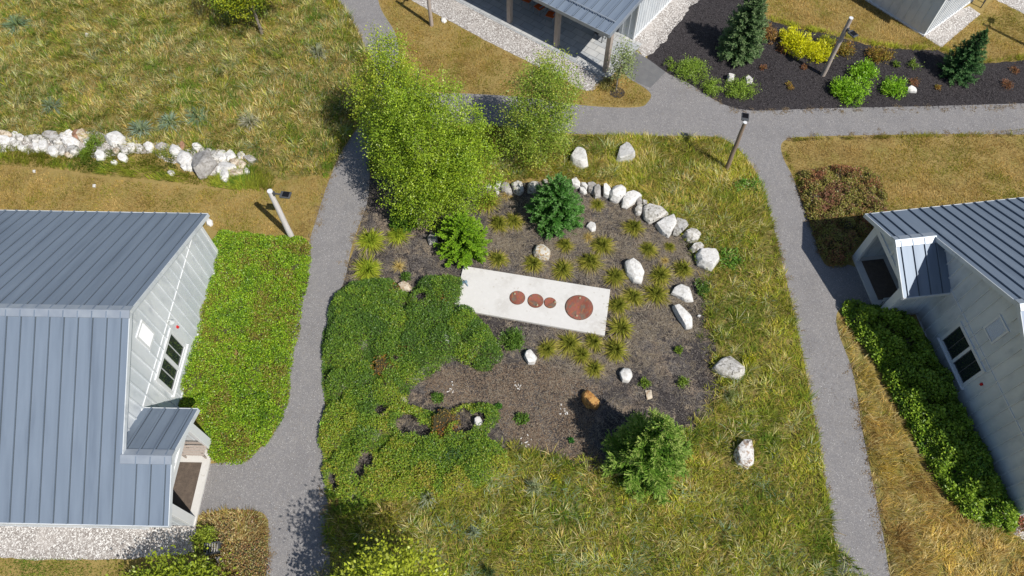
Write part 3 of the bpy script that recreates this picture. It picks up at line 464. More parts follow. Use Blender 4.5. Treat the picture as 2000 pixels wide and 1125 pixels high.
# individual shrubs: (name, u, v, rx, ry, h, palette, leaf, wide, n, label, category)
JG = [(.15, .25, .03), (.24, .36, .04), (.32, .44, .08)]; BG = [(.13, .3, .015), (.24, .46, .02), (.36, .58, .05)]; YW = [(.5, .52, .01), (.66, .66, .015), (.8, .74, .03)]
RB = [(.22, .09, .05), (.3, .13, .06), (.2, .15, .05)]; DG = [(.06, .14, .02), (.11, .21, .03), (.18, .28, .04)]; LG = [(.14, .22, .03), (.2, .3, .03)]; OB = [(.28, .12, .03), (.36, .2, .04), (.25, .22, .04), (.45, .38, .04)]
SH = [('juniper_shrub', 1358, 140, 38, 27, .55, JG, .09, .35, 150, 'largest olive green juniper at the left tip of the black mulch', 'shrub'),
 ('juniper_shrub', 1394, 170, 19, 17, .4, JG, .09, .35, 60, 'middle olive juniper between the largest one and the two small white stones', 'shrub'),
 ('juniper_shrub', 1446, 172, 35, 19, .4, JG, .09, .35, 110, 'spreading olive juniper wrapped around two small white stones', 'shrub'),
 ('sparse_shrub', 1309, 126, 13, 12, .35, LG, .08, .5, 16, 'sparse green plant at the pavilion end of the black mulch', 'shrub'),
 ('gold_shrub', 1556, 80, 30, 27, .8, YW, .16, .22, 150, 'large vivid yellow feathery shrub in black mulch', 'shrub'),
 ('gold_shrub', 1598, 100, 30, 19, .55, YW, .15, .22, 85, 'lower vivid yellow shrub beside the brown wooden lamp post', 'shrub'),
 ('gold_shrub', 1618, 85, 16, 14, .5, [(.35, .38, .02), (.3, .3, .03)], .14, .25, 40, 'small yellow shrub touching the brown wooden lamp post', 'shrub'),
 ('bronze_shrub', 1501, 66, 14, 18, .55, [(.4, .25, .04), (.3, .14, .05), (.42, .34, .12)], .16, .2, 45, 'upright orange and tan grassy shrub right of the grey green spruce', 'shrub'),
 ('bronze_shrub', 1531, 93, 12, 9, .3, RB, .08, .5, 26, 'rusty low shrub at the foot of the large yellow shrub', 'shrub'),
 ('bronze_shrub', 1650, 94, 24, 13, .4, OB, .09, .4, 55, 'wide rusty shrub just right of the brown lamp post top half', 'shrub'),
 ('bronze_shrub', 1719, 104, 28, 15, .5, OB, .09, .4, 85, 'rounded orange brown shrub with a yellow side near the lawn edge', 'shrub'),
 ('lime_shrub', 1663, 172, 36, 28, .7, BG, .13, .32, 190, 'largest lime green feathery conifer shrub in black mulch', 'shrub'),
 ('lime_shrub', 1690, 143, 25, 19, .6, BG, .13, .32, 110, 'lime green feathery shrub touching the upper right of the largest one', 'shrub'),
 ('lime_shrub', 1747, 169, 25, 18, .5, BG, .12, .32, 100, 'small lone lime green feathery shrub left of a flat white stone', 'shrub'),
 ('heather_plant', 1489, 130, 8, 5, .16, RB, .06, .5, 14, 'tiny rusty plant right of the grey green spruce', 'plant'),
 ('heather_plant', 1570, 131, 8, 5, .16, RB, .06, .5, 14, 'tiny rusty plant beside the shadow of the brown lamp post', 'plant'),
 ('heather_plant', 1543, 167, 8, 7, .16, OB, .06, .5, 14, 'tiny orange plant midway between white stones and largest lime shrub', 'plant'),
 ('heather_plant', 1786, 160, 11, 8, .2, RB, .06, .5, 20, 'tiny rusty plant above the flat white stone', 'plant'),
 ('heather_plant', 1833, 171, 8, 5, .16, OB, .06, .5, 14, 'tiny brownish plant below the slender dark spruce', 'plant'),
 ('heather_plant', 1966, 165, 12, 9, .22, RB, .06, .5, 22, 'tiny rusty plant at far right, nearer the path', 'plant'),
 ('heather_plant', 1983, 136, 9, 7, .2, RB, .06, .5, 18, 'tiny rusty plant at far right, nearer the lawn', 'plant'),
 ('young_plant', 1751, 126, 7, 6, .25, LG, .08, .5, 12, 'tiny yellow green plant under the rounded orange brown shrub', 'plant'),
 ('young_plant', 1787, 127, 14, 9, .3, LG, .08, .5, 14, 'leggy yellow green seedling left of the slender dark spruce', 'plant'),
 ('round_shrub', 999, 664, 22, 20, .5, DG, .09, .4, 110, 'small round dark green shrub under the lower edge of the white slab', 'shrub'),
 ('young_plant', 792, 541, 9, 12, .35, DG, .08, .35, 26, 'narrow green seedling above the evergreen shrub mass', 'plant'),
 ('young_plant', 855, 776, 12, 9, .3, DG, .08, .5, 26, 'small green plant on bare mulch right of the shrub mass', 'plant'),
 ('young_plant', 1019, 818, 12, 10, .3, DG, .09, .5, 26, 'small green plant on mulch left of the large spruce shadow', 'plant'),
 ('young_plant', 974, 794, 7, 4, .18, [(.05, .16, .02), (.1, .24, .03)], .07, .6, 10, 'tiny vivid green seedling right of the orange tinged shrubs', 'plant'),
 ('young_plant', 1115, 861, 6, 5, .18, [(.03, .14, .02), (.06, .2, .03)], .07, .6, 10, 'tiny dark green seedling left of the large spruce', 'plant'),
 ('young_plant', 1325, 683, 9, 8, .25, LG, .08, .4, 18, 'small yellowish plant alone on mulch below the white boulders', 'plant'),
 ('young_plant', 1258, 748, 10, 9, .25, LG, .08, .4, 18, 'small yellowish plant above the tip of the large spruce', 'plant'),
 ('young_plant', 1333, 747, 12, 8, .25, LG, .08, .4, 20, 'low yellowish plant left of the angular white boulder', 'plant'),
 ('leafy_weed', 1366, 505, 10, 9, .3, LG, .08, .5, 22, 'small leafy weed beside the last boulder of the row', 'weed'),
 ('leafy_weed', 1425, 505, 24, 26, .3, [(.1, .24, .03), (.2, .36, .05)], .1, .6, 40, 'dark green leafy weed patch right of the last boulder of the row', 'weed'),
 ('leafy_weed', 1455, 365, 30, 16, .3, [(.1, .24, .03), (.2, .36, .05)], .1, .6, 32, 'dark green leafy weeds below the lamp post on the corner', 'weed'),
 ('leafy_weed', 1372, 560, 12, 18, .3, [(.08, .17, .03), (.12, .2, .03)], .09, .6, 36, 'leafy weeds right of the triangular white boulder', 'weed'),
 ('yellow_flowers', 1465, 705, 16, 10, .35, [(.55, .5, .01), (.5, .48, .02), (.2, .27, .02)], .07, .6, 22, 'yellow flowering plant beside the angular white boulder', 'flowers'),
 ('yellow_flowers', 1085, 930, 13, 12, .35, [(.48, .42, .02), (.3, .3, .03)], .1, .3, 22, 'yellowish plant at the mulch edge left of the large spruce', 'flowers'),
 ('leafy_shrub', 402, 1050, 22, 26, .6, [(.2, .28, .03), (.35, .4, .05)], .1, .5, 45, 'sparse yellow green shrub behind the slatted grate', 'shrub'),
 ('pale_weed', 1188, 165, 17, 14, .35, [(.22, .2, .05), (.3, .27, .08)], .09, .4, 30, 'brownish bush at the foot of the small pale green tree', 'shrub'),
 ('leafy_weed', 185, 278, 14, 16, .4, LG, .14, .2, 34, 'green weed tuft growing through the rubble row', 'weed'),
 ('leafy_weed', 166, 297, 10, 13, .35, LG, .14, .2, 26, 'narrow green tuft growing through the lower rubble row', 'weed'),
 ('hedge_sprig', 633, 832, 8, 10, .4, BG, .09, .4, 12, 'fresh green sprig reaching over the left path, upper one', 'shrub'),
 ('hedge_sprig', 634, 860, 10, 8, .4, BG, .09, .4, 12, 'fresh green sprig reaching over the left path, lower one', 'shrub'),
]
for i, (nm, u, v, rx, ry, h, pal, lf, wd, n, lab, cat) in enumerate(SH):
    c = G(u, v, h*.5); sx = np.hypot(*(G(u+rx, v, h*.5)-c)); sy = np.hypot(*(G(u, v-ry, h*.5)-c))*.95
    rng = np.random.RandomState(300+i); e = [(0, 0, h*.45, sx*.85, sy*.85, h*.5)]
    for k in range(4): a_ = rng.rand()*6.28; e.append((math.cos(a_)*sx*.45, math.sin(a_)*sy*.45, h*.4, sx*.5, sy*.5, h*.45))
    me, C = crown_mesh('foliage', e, int(n*1.2), 22, lf, pal, 400+i, csig=min(.09, sx*.2), wide=wd, up=.55)
    root = empty(nm, (c[0], c[1], 0)); tag(root, lab, cat); link('foliage', me, M['leaf'], root)
    mb = MB()
    for q in C[rng.choice(len(C), min(8, len(C)))]: mb.tube([(0, 0, -.02), (q[0]*.5, q[1]*.5, q[2]*.4), tuple(q)], [.014, .01, .004], 4)
    mb.build('stems', M['bark'], root)
sheet('mulch_ring', G(1205, 181)+np.c_[np.cos(a)*.42, np.sin(a)*.42], .02, M['black_mulch'], 'dark mulch ring round the small tree', jit=.05)
# ornamental grass tufts ------------------------------------------
def tuft_mesh(seed, pal, n=430):
    rng = np.random.RandomState(seed); a = rng.rand(n)*6.283; el = rng.uniform(.1, 1.0, n)**.85; L = rng.uniform(.6, 1.15, n)
    D = np.c_[np.cos(a), np.sin(a)]; S_ = np.c_[-D[:, 1], D[:, 0]]; b0 = D*rng.rand(n)[:, None]*.12; hor = el*L; up = (1.15-el)*L*.55; w = .036
    def pt(f, z, s): return np.c_[b0+D*(hor*f)[:, None]+S_*(w*s), up*z]
    V = np.stack([pt(0, 0, -.5), pt(0, 0, .5), pt(.35, .75, .5), pt(.35, .75, -.5), pt(.75, .95, .35), pt(.75, .95, -.35), pt(1, .6, 0)], 1).reshape(-1, 3)
    b = np.arange(n)*7; F = np.concatenate([np.c_[b, b+1, b+2, b+3], np.c_[b+3, b+2, b+4, b+5]]); F3 = np.c_[b+5, b+4, b+6]
    f = np.clip((el-.1)*.6+rng.rand(n)*.45, 0, 1); C = pick(pal, f)*rng.uniform(.55, 1.4, n)[:, None]
    return npmesh('blades', V, [F, F3], np.repeat(C, 7, 0))
def base_mesh(seed):
    rng = np.random.RandomState(seed); n = 190; a = rng.rand(n)*6.283; r = rng.uniform(.1, 1.2, n); P = np.c_[np.cos(a)*r*.65, np.sin(a)*r*.65, rng.rand(n)*.04+.02]
    D = np.c_[np.cos(a), np.sin(a), rng.randn(n)*.12]; V, F, C = quads(P, D, rng.uniform(.3, .6, n), np.full(n, .03), rng, pick([(.5, .42, .27), (.38, .3, .18), (.6, .54, .4)], rng.rand(n))); return npmesh('dead_blades', V, [F], C)
G1 = [(.12, .18, .02), (.28, .37, .03), (.42, .47, .05), (.58, .54, .12)]; G2 = [(.07, .08, .015), (.2, .23, .03), (.38, .36, .06), (.62, .5, .18)]; G3 = [(.38, .28, .07), (.55, .42, .15), (.66, .56, .26)]
TM = {'g': [tuft_mesh(s, G1) for s in (1, 2)], 'o': [tuft_mesh(s, G2) for s in (3, 4, 5)], 't': [tuft_mesh(6, G3, 160)]}; BMs = [base_mesh(9), base_mesh(10)]
TU = [('g', 723, 468, 24, 'bright green tuft under the largest birch, nearer the left path'), ('g', 776, 457, 22, 'bright green tuft under the largest birch, right of its twin'), ('g', 717, 525, 28, 'biggest bright green tuft at the left edge of the mulch'), ('t', 778, 516, 13, 'small tan tuft on dark mulch above the evergreen mass'),
 ('o', 953, 392, 23, 'olive tuft under the birch leaves below the first white boulders'), ('o', 975, 434, 20, 'golden olive tuft between bright conifer and dark spruce, left one'), ('o', 1003, 428, 18, 'olive tuft touching the left side of the dark spruce'), ('t', 990, 376, 13, 'reddish tan tuft below the grey boulders left of the dark spruce'),
 ('o', 973, 503, 19, 'tuft above the upper edge of the white slab, nearest the bright conifer'), ('o', 1042, 511, 19, 'tuft just below the yellow spotted rock'), ('o', 1100, 523, 21, 'tuft above the slab, third from its left end'), ('o', 1104, 476, 17, 'tuft below the dark spruce'),
 ('o', 1154, 509, 23, 'lower of two touching tufts above the slab middle'), ('o', 1178, 477, 22, 'upper of two touching tufts above the slab middle'), ('o', 1203, 538, 23, 'tuft left of the long upright white boulder'), ('o', 1239, 441, 20, 'tuft nearest the boulder row, below the textured boulder'),
 ('o', 1268, 484, 19, 'tuft between the long upright white boulder and the boulder row'), ('o', 1310, 478, 10, 'very small tuft near the end of the boulder row'), ('o', 1168, 396, 13, 'small tuft under the narrow grey boulder'), ('o', 1291, 536, 23, 'tuft right of the long upright white boulder'),
 ('o', 1335, 523, 21, 'tuft left of the last big boulder of the row'), ('o', 1282, 572, 25, 'tuft left of the triangular white boulder'), ('o', 1238, 577, 20, 'tuft beyond the upper right corner of the slab'), ('o', 1209, 594, 21, 'tuft touching the upper right end of the slab'),
 ('o', 1213, 638, 24, 'tuft touching the lower right end of the slab'), ('o', 1204, 681, 25, 'large tuft just past the lower right corner of the slab'), ('o', 1161, 666, 19, 'tuft under the lower right corner of the slab'), ('o', 1113, 669, 22, 'tuft under the lower slab edge, second from left'),
 ('o', 1070, 679, 19, 'leftmost tuft under the lower slab edge'), ('o', 1137, 691, 19, 'tuft in the second line below the slab'), ('o', 1162, 717, 18, 'lowest tuft below the slab'), ('t', 1300, 505, 10, 'dead straw tuft among the upper right tufts'),
 ('t', 1150, 460, 12, 'straw coloured tuft near the small round white stone')]
for i, (k, u, v, r, lab) in enumerate(TU):
    h = .25; c = G(u, v, h); s = np.hypot(*(G(u+r, v, h)-c))*1.42; me = TM[k][i % len(TM[k])]; root = empty('grass_tuft', (c[0], c[1], .008), i*1.7); q_ = np.random.RandomState(i+70); root.scale = (s*q_.uniform(.88, 1.12), s*q_.uniform(.85, 1.1), s*q_.uniform(.85, 1.25)); root.rotation_euler = (q_.randn()*.08, q_.randn()*.08, i*1.7)
    tag(root, lab, 'grass tuft', 'ornamental grass tufts in the rock garden'); link('blades', me, M['blade'], root); link('dead_blades', BMs[i % 2], M['blade'], root)
def litter(poly, nc, per, sig, seed, label, L=(.12, .4), w=.014, pal=[(.2, .16, .12), (.42, .35, .25), (.3, .25, .2), (.58, .52, .42)], name='straw_litter'):
    rng = np.random.RandomState(seed); C = sample(poly, nc, rng) if nc > 0 else poly; nc = len(C); i = np.repeat(np.arange(nc), per); P = C[i]+rng.randn(len(i), 2)*sig; P = P if C is poly else P[inside(P, poly)]; n = len(P)
    a = rng.rand(n)*6.283; D = np.c_[np.cos(a), np.sin(a), rng.randn(n)*.06]; V, F, CC = quads(np.c_[P, rng.uniform(.015, .04, n)], D, rng.uniform(*L, n), np.full(n, w), rng, pick(pal, rng.rand(n)), roll=np.tile((0, 0, 1.), (n, 1)))
    tag(link(name, npmesh(name, V, [F], CC), M['blade']), label, 'dead grass', kind='stuff')
litter(CEN, 420, 32, .22, 5, 'dry straw and bark fibres scattered over the grey mulch')
TP = np.array([G(u, v) for _, u, v, _, _ in TU if u > 900])
lp_ = np.concatenate([TP+np.random.RandomState(k).randn(len(TP), 2)*.3 for k in range(3)])
litter(GP([(940, 380), (1390, 400), (1390, 640), (1180, 760), (1000, 700), (1190, 660), (1200, 560), (940, 510)]), 420, 46, .18, 6, 'pale dead grass around the ornamental tufts')
WB = GP([(830, 735), (880, 715), (960, 715), (1060, 700), (1180, 760), (1150, 850), (1200, 925), (1100, 895), (1000, 885), (960, 800), (830, 790)])
litter(WB, 260, 55, .33, 7, 'warm brown wood chips in the lower half of the bed', L=(.04, .1), w=.035, pal=[(.26, .18, .125), (.36, .27, .19), (.14, .1, .075), (.5, .42, .32)], name='wood_chips')
litter(CEN, 300, 40, .22, 8, 'dark bark chips scattered over the bed', L=(.04, .11), w=.035, pal=[(.03, .025, .025), (.06, .05, .05), (.1, .085, .08), (.3, .27, .25)], name='bark_chips')
litter(BLK, 500, 40, .5, 9, 'black bark chips over the upper bed', L=(.04, .1), w=.03, pal=[(.02, .018, .02), (.04, .035, .038), (.07, .062, .066), (.22, .2, .2)], name='bark_chips')
def along(px, dens, seed, wid=.12):
    L = GP(px); rng = np.random.RandomState(seed); o = []
    for a_, b_ in zip(L[:-1], L[1:]):
        n_ = max(1, int(np.hypot(*(b_-a_))*dens)); o.append(a_+(b_-a_)*rng.rand(n_, 1)+rng.randn(n_, 2)*wid)
    return np.concatenate(o)
ED = np.concatenate([along([(665, 300), (640, 360), (617, 430), (600, 490)], 9, 1), along([(525, 1040), (526, 1130)], 9, 2), along([(637, 950), (637, 1130)], 9, 3), along([(1345, 168), (1440, 218), (1600, 216), (2050, 209)], 5, 4), along([(1604, 505), (1575, 420), (1548, 345)], 7, 5), along([(1740, 1125), (1710, 970), (1682, 830), (1660, 710)], 8, 6), along([(1465, 320), (1515, 460), (1541, 570), (1581, 770), (1621, 1000)], 5, 7), along([(718, 393), (702, 439), (687, 482), (673, 547)], 8, 8), along([(1535, 273), (1650, 265), (2050, 260)], 5, 9)])
litter(ED, 0, 14, .07, 12, 'orange brown leaf litter along the path edges', L=(.03, .09), w=.03, pal=[(.28, .19, .11), (.36, .27, .16), (.2, .15, .1), (.42, .36, .25)], name='leaf_debris')
litter(PATH, 160, 14, .35, 10, 'fine leaf debris scattered on the path', L=(.02, .06), w=.02, pal=[(.3, .22, .14), (.15, .12, .09), (.45, .42, .38)], name='leaf_debris')
# meadow clumps that stand out
for i, (u, v, r, h, pal, lab) in enumerate([(272, 250, 26, .6, [(.28, .37, .27), (.36, .45, .36)], 'blue grey grass clump above the rubble row, left one'), (330, 235, 24, .6, [(.26, .36, .25), (.36, .46, .38)], 'blue grey grass clump above the grey boulder, middle one'), (385, 225, 24, .6, [(.2, .32, .2), (.3, .4, .3)], 'blue green grass clump right of the blue grey ones'),
    (100, 205, 20, .6, [(.25, .33, .22), (.35, .42, .33)], 'blue grey grass clump above the left end of the rubble row'), (30, 45, 26, .6, [(.2, .3, .17), (.3, .4, .28)], 'blue green grass clump in the far upper left corner'), (620, 100, 24, .6, [(.36, .38, .28), (.5, .5, .4)], 'silvery grass clump near the upper left path'), (485, 235, 22, .6, [(.45, .44, .33), (.6, .58, .46)], 'pale silver grass clump in the lower meadow'),
    (835, 970, 24, .7, [(.35, .4, .3), (.5, .54, .42)], 'silver grass clump below the evergreen mass'), (1040, 950, 26, .7, [(.36, .42, .26), (.5, .54, .4)], 'silver green grass clump below the mulch edge'), (955, 1118, 20, .7, [(.03, .08, .04), (.06, .12, .06)], 'dark blue green spiky clump at the bottom edge'), (925, 1040, 20, .5, [(.32, .4, .3), (.45, .5, .4)], 'pale blue grass clump above the lime tree'),
    (1425, 775, 24, .6, [(.25, .3, .12), (.4, .44, .25)], 'grey green grass clump below the angular white boulder'), (455, 5, 20, .6, [(.5, .45, .33), (.4, .36, .24)], 'straw grey clump left of the maple')]):
    c = G(u, v, h*.5); s = np.hypot(*(G(u+r, v, h)-c)); me = tuft_mesh(40+i, [OLV]+pal, 150); root = empty('meadow_clump', (c[0], c[1], 0), i); root.scale = (s*1.1, s*.95, h*2.2); root.rotation_euler = (.15*math.sin(i), .15*math.cos(i*2), i)
    tag(root, lab, 'grass clump'); link('blades', me, M['blade'], root)
# ------------------------------------------------------------------ rocks
def rock(px, h, mt, seed, label, name='boulder', cat='boulder', group=None, jit=.03, sink=.05, topf=.78):
    h = h*.85; P = GP(px, h*.4); c = P.mean(0); Q = P-c; s = np.sqrt(area(P)); rng = np.random.RandomState(seed); pts = []
    tx, ty = rng.randn(2)*.1*s; m = len(Q)
    for z, k in ((-sink, .94), (h*.35, 1.0), (h*.72, .9)):
        for i, q in enumerate(Q):
            f = k*(1+rng.randn()*jit); pts.append((q[0]*f, q[1]*f, z*(1+rng.randn()*.06)))
            if m < 9 and z != -sink:
                q2 = (q+Q[(i+1) % m])/2; pts.append((q2[0]*k*1.03, q2[1]*k*1.03, z*(1+rng.randn()*.1)))
    tilt = rng.randn(2)*.14
    for q in Q: pts.append((q[0]*topf+tx, q[1]*topf+ty, h*(.97+rng.randn()*.05)+(q@tilt)))
    bm = bmesh.new(); vs = [bm.verts.new(p) for p in pts]; r = bmesh.ops.convex_hull(bm, input=vs)
    bmesh.ops.delete(bm, geom=[v for v in bm.verts if not v.link_faces], context='VERTS')
    bmesh.ops.bevel(bm, geom=[e for e in bm.edges], offset=s*.014, segments=1, affect='EDGES', clamp_overlap=True)
    bmesh.ops.triangulate(bm, faces=bm.faces[:]); bmesh.ops.subdivide_edges(bm, edges=bm.edges[:], cuts=1, use_grid_fill=True)
    o_ = Vector((seed*3.1, seed*1.7, 0))
    for v in bm.verts:
        d = mnoise.noise(v.co*(2.2/s)+o_)*.035*s+mnoise.noise(v.co*(7/s)+o_)*.03*s; v.co += v.co.normalized()*d
    me = bpy.data.meshes.new(name); bm.to_mesh(me); bm.free(); me.shade_smooth(); me.set_sharp_from_angle(angle=R(32))
    o = link(name, me, M[mt], loc=(c[0], c[1], 0)); tag(o, label, cat, group); return o
A = lambda p: Zc(1050, 250, 3.214, p); B = lambda p: Zc(1050, 550, 2.812, p); C5 = lambda p: Zc(940, 340, 7.69, p); D6 = lambda p: Zc(620, 350, 3.04, p); E5 = lambda p: Zc(1200, 0, 4.3275, p); F6 = lambda p: Zc(1600, 0, 4.3275, p)
RK = [(A([(200, 195), (238, 138), (270, 128), (302, 145), (318, 238), (272, 250), (218, 225)]), .65, 'rk_white', 'white pyramid shaped boulder in the golden grass, left of the pair'),
 (A([(495, 200), (512, 130), (555, 95), (590, 125), (614, 180), (590, 195), (505, 208)]), .7, 'rk_white', 'white wedge boulder in the golden grass, right of the pair'),
 (A([(205, 330), (240, 312), (270, 350), (262, 378), (215, 365)]), .4, 'rk_white', 'white boulder in the row peeking out right of the dark spruce'),
 (A([(270, 345), (300, 350), (317, 370), (305, 392), (275, 372)]), .35, 'rk_white', 'small white block wedged beside a flat grey stone in the row'),
 (A([(262, 378), (290, 385), (310, 408), (290, 415), (265, 400)]), .3, 'rk_white', 'low white stone in the row at the right edge of the dark spruce'),
 (A([(310, 355), (350, 345), (378, 365), (350, 415), (318, 400)]), .35, 'rk_grey', 'flat grey stone in the boulder row'),
 (A([(355, 385), (385, 368), (396, 380), (395, 430), (360, 440), (350, 420)]), .5, 'rk_grey', 'narrow upright grey boulder above a small tuft'),
 (A([(410, 375), (430, 365), (462, 392), (445, 438), (415, 425)]), .45, 'rk_white', 'white block between the narrow grey boulder and the round white one'),
 (A([(448, 410), (480, 370), (525, 368), (556, 385), (552, 435), (500, 465), (455, 450)]), .55, 'rk_white', 'big rounded white boulder in the middle of the row'),
 (A([(525, 470), (560, 420), (610, 405), (660, 425), (640, 450), (590, 455), (560, 500), (530, 495)]), .45, 'rk_white', 'long curved white boulder right of the rounded one'),
 (A([(612, 445), (650, 440), (658, 475), (625, 480)]), .35, 'rk_grey', 'small grey stone nestled in the curved white boulder'),
 (A([(605, 515), (625, 485), (655, 490), (650, 545), (615, 540)]), .35, 'rk_streak', 'small streaked stone left of the long textured boulder'),
 (A([(655, 455), (688, 465), (685, 490), (660, 485)]), .3, 'rk_streak', 'small pale stone above the long textured boulder'),
 (A([(660, 500), (700, 485), (750, 505), (790, 512), (822, 545), (770, 570), (700, 597), (665, 570)]), .5, 'rk_streak', 'long grey streaked boulder in the lower part of the row'),
 (A([(740, 605), (780, 570), (850, 548), (872, 600), (825, 682), (780, 660)]), .5, 'rk_white', 'flat topped diamond shaped white boulder in the row'),
 (A([(870, 570), (905, 585), (925, 630), (885, 670), (850, 665), (856, 610)]), .5, 'rk_streak', 'leaning pale boulder behind the diamond shaped one'),
 (A([(910, 670), (950, 640), (1000, 648), (1028, 672), (1000, 715), (940, 710)]), .45, 'rk_streak', 'white boulder with dark side after the diamond shaped one'),
 (A([(955, 760), (975, 730), (1025, 718), (1047, 740), (1030, 770), (975, 782)]), .35, 'rk_streak', 'small white boulder just above the last big one of the row'),
 (A([(990, 800), (1020, 765), (1120, 765), (1142, 830), (1090, 895), (1000, 860)]), .55, 'rk_white', 'last and largest flat white boulder of the row'),
 (A([(545, 850), (575, 828), (630, 870), (665, 930), (650, 972), (600, 965), (555, 910)]), .5, 'rk_white', 'long smooth white boulder standing among the tufts'),
 (A([(840, 1040), (860, 1000), (905, 980), (955, 1000), (980, 1090), (930, 1090)]), .35, 'rk_white', 'triangular white boulder below the last of the row'),
 (A([(303, 620), (325, 595), (360, 612), (368, 640), (340, 650)]), .3, 'rk_white', 'small egg shaped white stone right of the dark spruce'),
 (D6([(1280, 430), (1300, 395), (1345, 390), (1385, 430), (1375, 478), (1320, 475), (1285, 455)]), .45, 'rk_gold', 'yellow spotted white rock above the slab'),
 (D6([(650, 350), (680, 318), (715, 330), (715, 380), (665, 385)]), .4, 'rk_grey', 'grey rock half hidden left of the bright conifer'),
 (D6([(480, 640), (520, 618), (560, 640), (555, 668), (500, 665)]), .5, 'rk_tan', 'tan rock at the top of the evergreen shrub mass'),
 (B([(740, 140), (775, 135), (800, 165), (850, 205), (850, 255), (815, 260), (770, 195)]), .45, 'rk_white', 'elongated white boulder lying diagonally on the mulch'),
 (B([(875, 190), (885, 180), (898, 186), (890, 197)]), .1, 'rk_white', 'tiny white stone right of the elongated boulder'),
 (B([(958, 475), (1000, 430), (1045, 415), (1140, 505), (1100, 535), (1010, 520)]), .6, 'rk_streak', 'angular white boulder with grey face at the right mulch edge'),
 (B([(448, 500), (470, 475), (510, 480), (522, 520), (500, 552), (465, 550)]), .4, 'rk_white', 'round white stone above the large spruce'),
 (B([(243, 610), (270, 593), (300, 620), (345, 665), (330, 700), (270, 690), (245, 655)]), .5, 'rk_orange', 'orange brown rock beside the large spruce shadow'),
 (B([(1085, 920), (1130, 875), (1180, 880), (1190, 1000), (1150, 1028), (1100, 1005), (1082, 955)]), .65, 'rk_rusty', 'white boulder with rusty patches standing in the right meadow'),
 (B([(590, 600), (625, 595), (632, 640), (600, 650)]), .1, 'rk_tan', 'pale flat stone at the tip of the large spruce'),
 (C5([(170, 200), (230, 120), (300, 130), (280, 220), (200, 225)]), .35, 'rk_white', 'white boulder at the left of the row beside the birch leaves'),
 (C5([(280, 200), (330, 150), (410, 170), (470, 290), (420, 320), (300, 270)]), .45, 'rk_grey', 'grey mottled boulder, second from the birch in the row'),
 (C5([(450, 170), (530, 120), (610, 160), (640, 250), (580, 310), (480, 270)]), .5, 'rk_streak', 'rounded white and grey boulder, third from the birch in the row'),
 (C5([(690, 180), (740, 120), (840, 130), (860, 200), (800, 280), (700, 270)]), .45, 'rk_streak', 'rounded boulder touching the left side of the dark spruce'),
 (C5([(920, 105), (960, 80), (1000, 100), (990, 140), (940, 140)]), .25, 'rk_streak', 'small round stone above the dark spruce'),
 (C5([(70, 190), (120, 150), (160, 190), (130, 235), (75, 225)]), .3, 'rk_white', 'white stone half under the birch leaves at the start of the row'),
 (C5([(200, 260), (250, 250), (275, 290), (230, 320)]), .2, 'rk_streak', 'small pale stone below the first white boulder of the row'),
 (D6([(1225, 1050), (1235, 1018), (1265, 1012), (1305, 1060), (1290, 1095), (1250, 1098)]), .4, 'rk_white', 'white stone on mulch below the left half of the slab'),
 (D6([(742, 930), (765, 925), (790, 970), (785, 998), (760, 990)]), .62, 'rk_white', 'white rock showing through the evergreen shrubs below the slab'),
 ([(779, 778), (788, 774), (795, 782), (790, 790), (781, 788)], .45, 'rk_tan', 'small pale rock at the notch of the evergreen shrubs'),
 ([(926, 818), (938, 814), (944, 826), (934, 838), (926, 830)], .45, 'rk_white', 'white rock between the rust coloured low shrubs'),
 (E5([(955, 640), (985, 628), (1012, 640), (1008, 680), (960, 682)]), .4, 'rk_white', 'small white stone in black mulch, left of the pair at the juniper'),
 (E5([(1105, 665), (1130, 650), (1172, 692), (1120, 702)]), .35, 'rk_white', 'small white stone in black mulch, right of the pair at the juniper'),
 (F6([(742, 750), (770, 735), (815, 748), (824, 780), (780, 778), (745, 770)]), .25, 'rk_white', 'flat white stone beside the small lone lime shrub'),
 ([(403, 432), (409, 428), (415, 431), (416, 438), (411, 442), (404, 439)], .2, 'rk_white', 'round white stone at the roof corner of the sunlit cottage'),
 ([(862, 36), (870, 35), (873, 41), (868, 45), (862, 42)], .15, 'rk_white', 'small white stone on the lawn beside the upper lamp post'),
 ([(182, 360), (187, 360), (187, 366), (182, 366)], .08, 'rk_white', 'tiny white stone on the dry lawn under the rubble row, right'),
 ([(64, 332), (69, 332), (69, 337), (64, 337)], .08, 'rk_white', 'tiny white stone on the dry lawn under the rubble row, left'),
 ([(168, 67), (174, 67), (174, 72), (168, 72)], .3, 'rk_white', 'tiny white stone amid the upper left meadow'),
 ([(365, 1063), (380, 1062), (382, 1077), (366, 1078)], .25, 'rk_grey', 'flat grey brown stone left of the slatted grate'),
 ([(420, 1088), (432, 1085), (440, 1096), (428, 1102)], .2, 'rk_grey', 'flat grey stone below the slatted grate')]
for i, (px, h, mt, lab) in enumerate(RK): rock(px, h, mt, 500+i, lab, 'boulder' if h >= .35 else 'stone', 'boulder' if h >= .35 else 'stone')
# pebbly white fragments near the slab on the mulch
for i, (u, v, lab) in enumerate([(1006, 755, 'white broken chips on beige mulch right of the shrub mass'), (1097, 802, 'small white chips on mulch left of the orange rock'), (884, 759, 'small white chips near the notch of the evergreens'), (1026, 862, 'small white chips near the lower mulch edge')]):
    c = G(u, v); rng = np.random.RandomState(i); mb = MB()
    for k in range(9):
        o = rng.randn(2)*.13; mb.box(-.04, .04, -.02, .02, 0, .03, M=Matrix.Translation((o[0], o[1], .008)) @ Matrix.Rotation(rng.rand()*6, 4, 'Z') @ Matrix.Rotation(rng.randn()*.3, 4, 'X'), bev=.008)
    tag(mb.build('stone_chips', M['rk_white'], loc=(c[0], c[1], 0)), lab, 'stone chips')
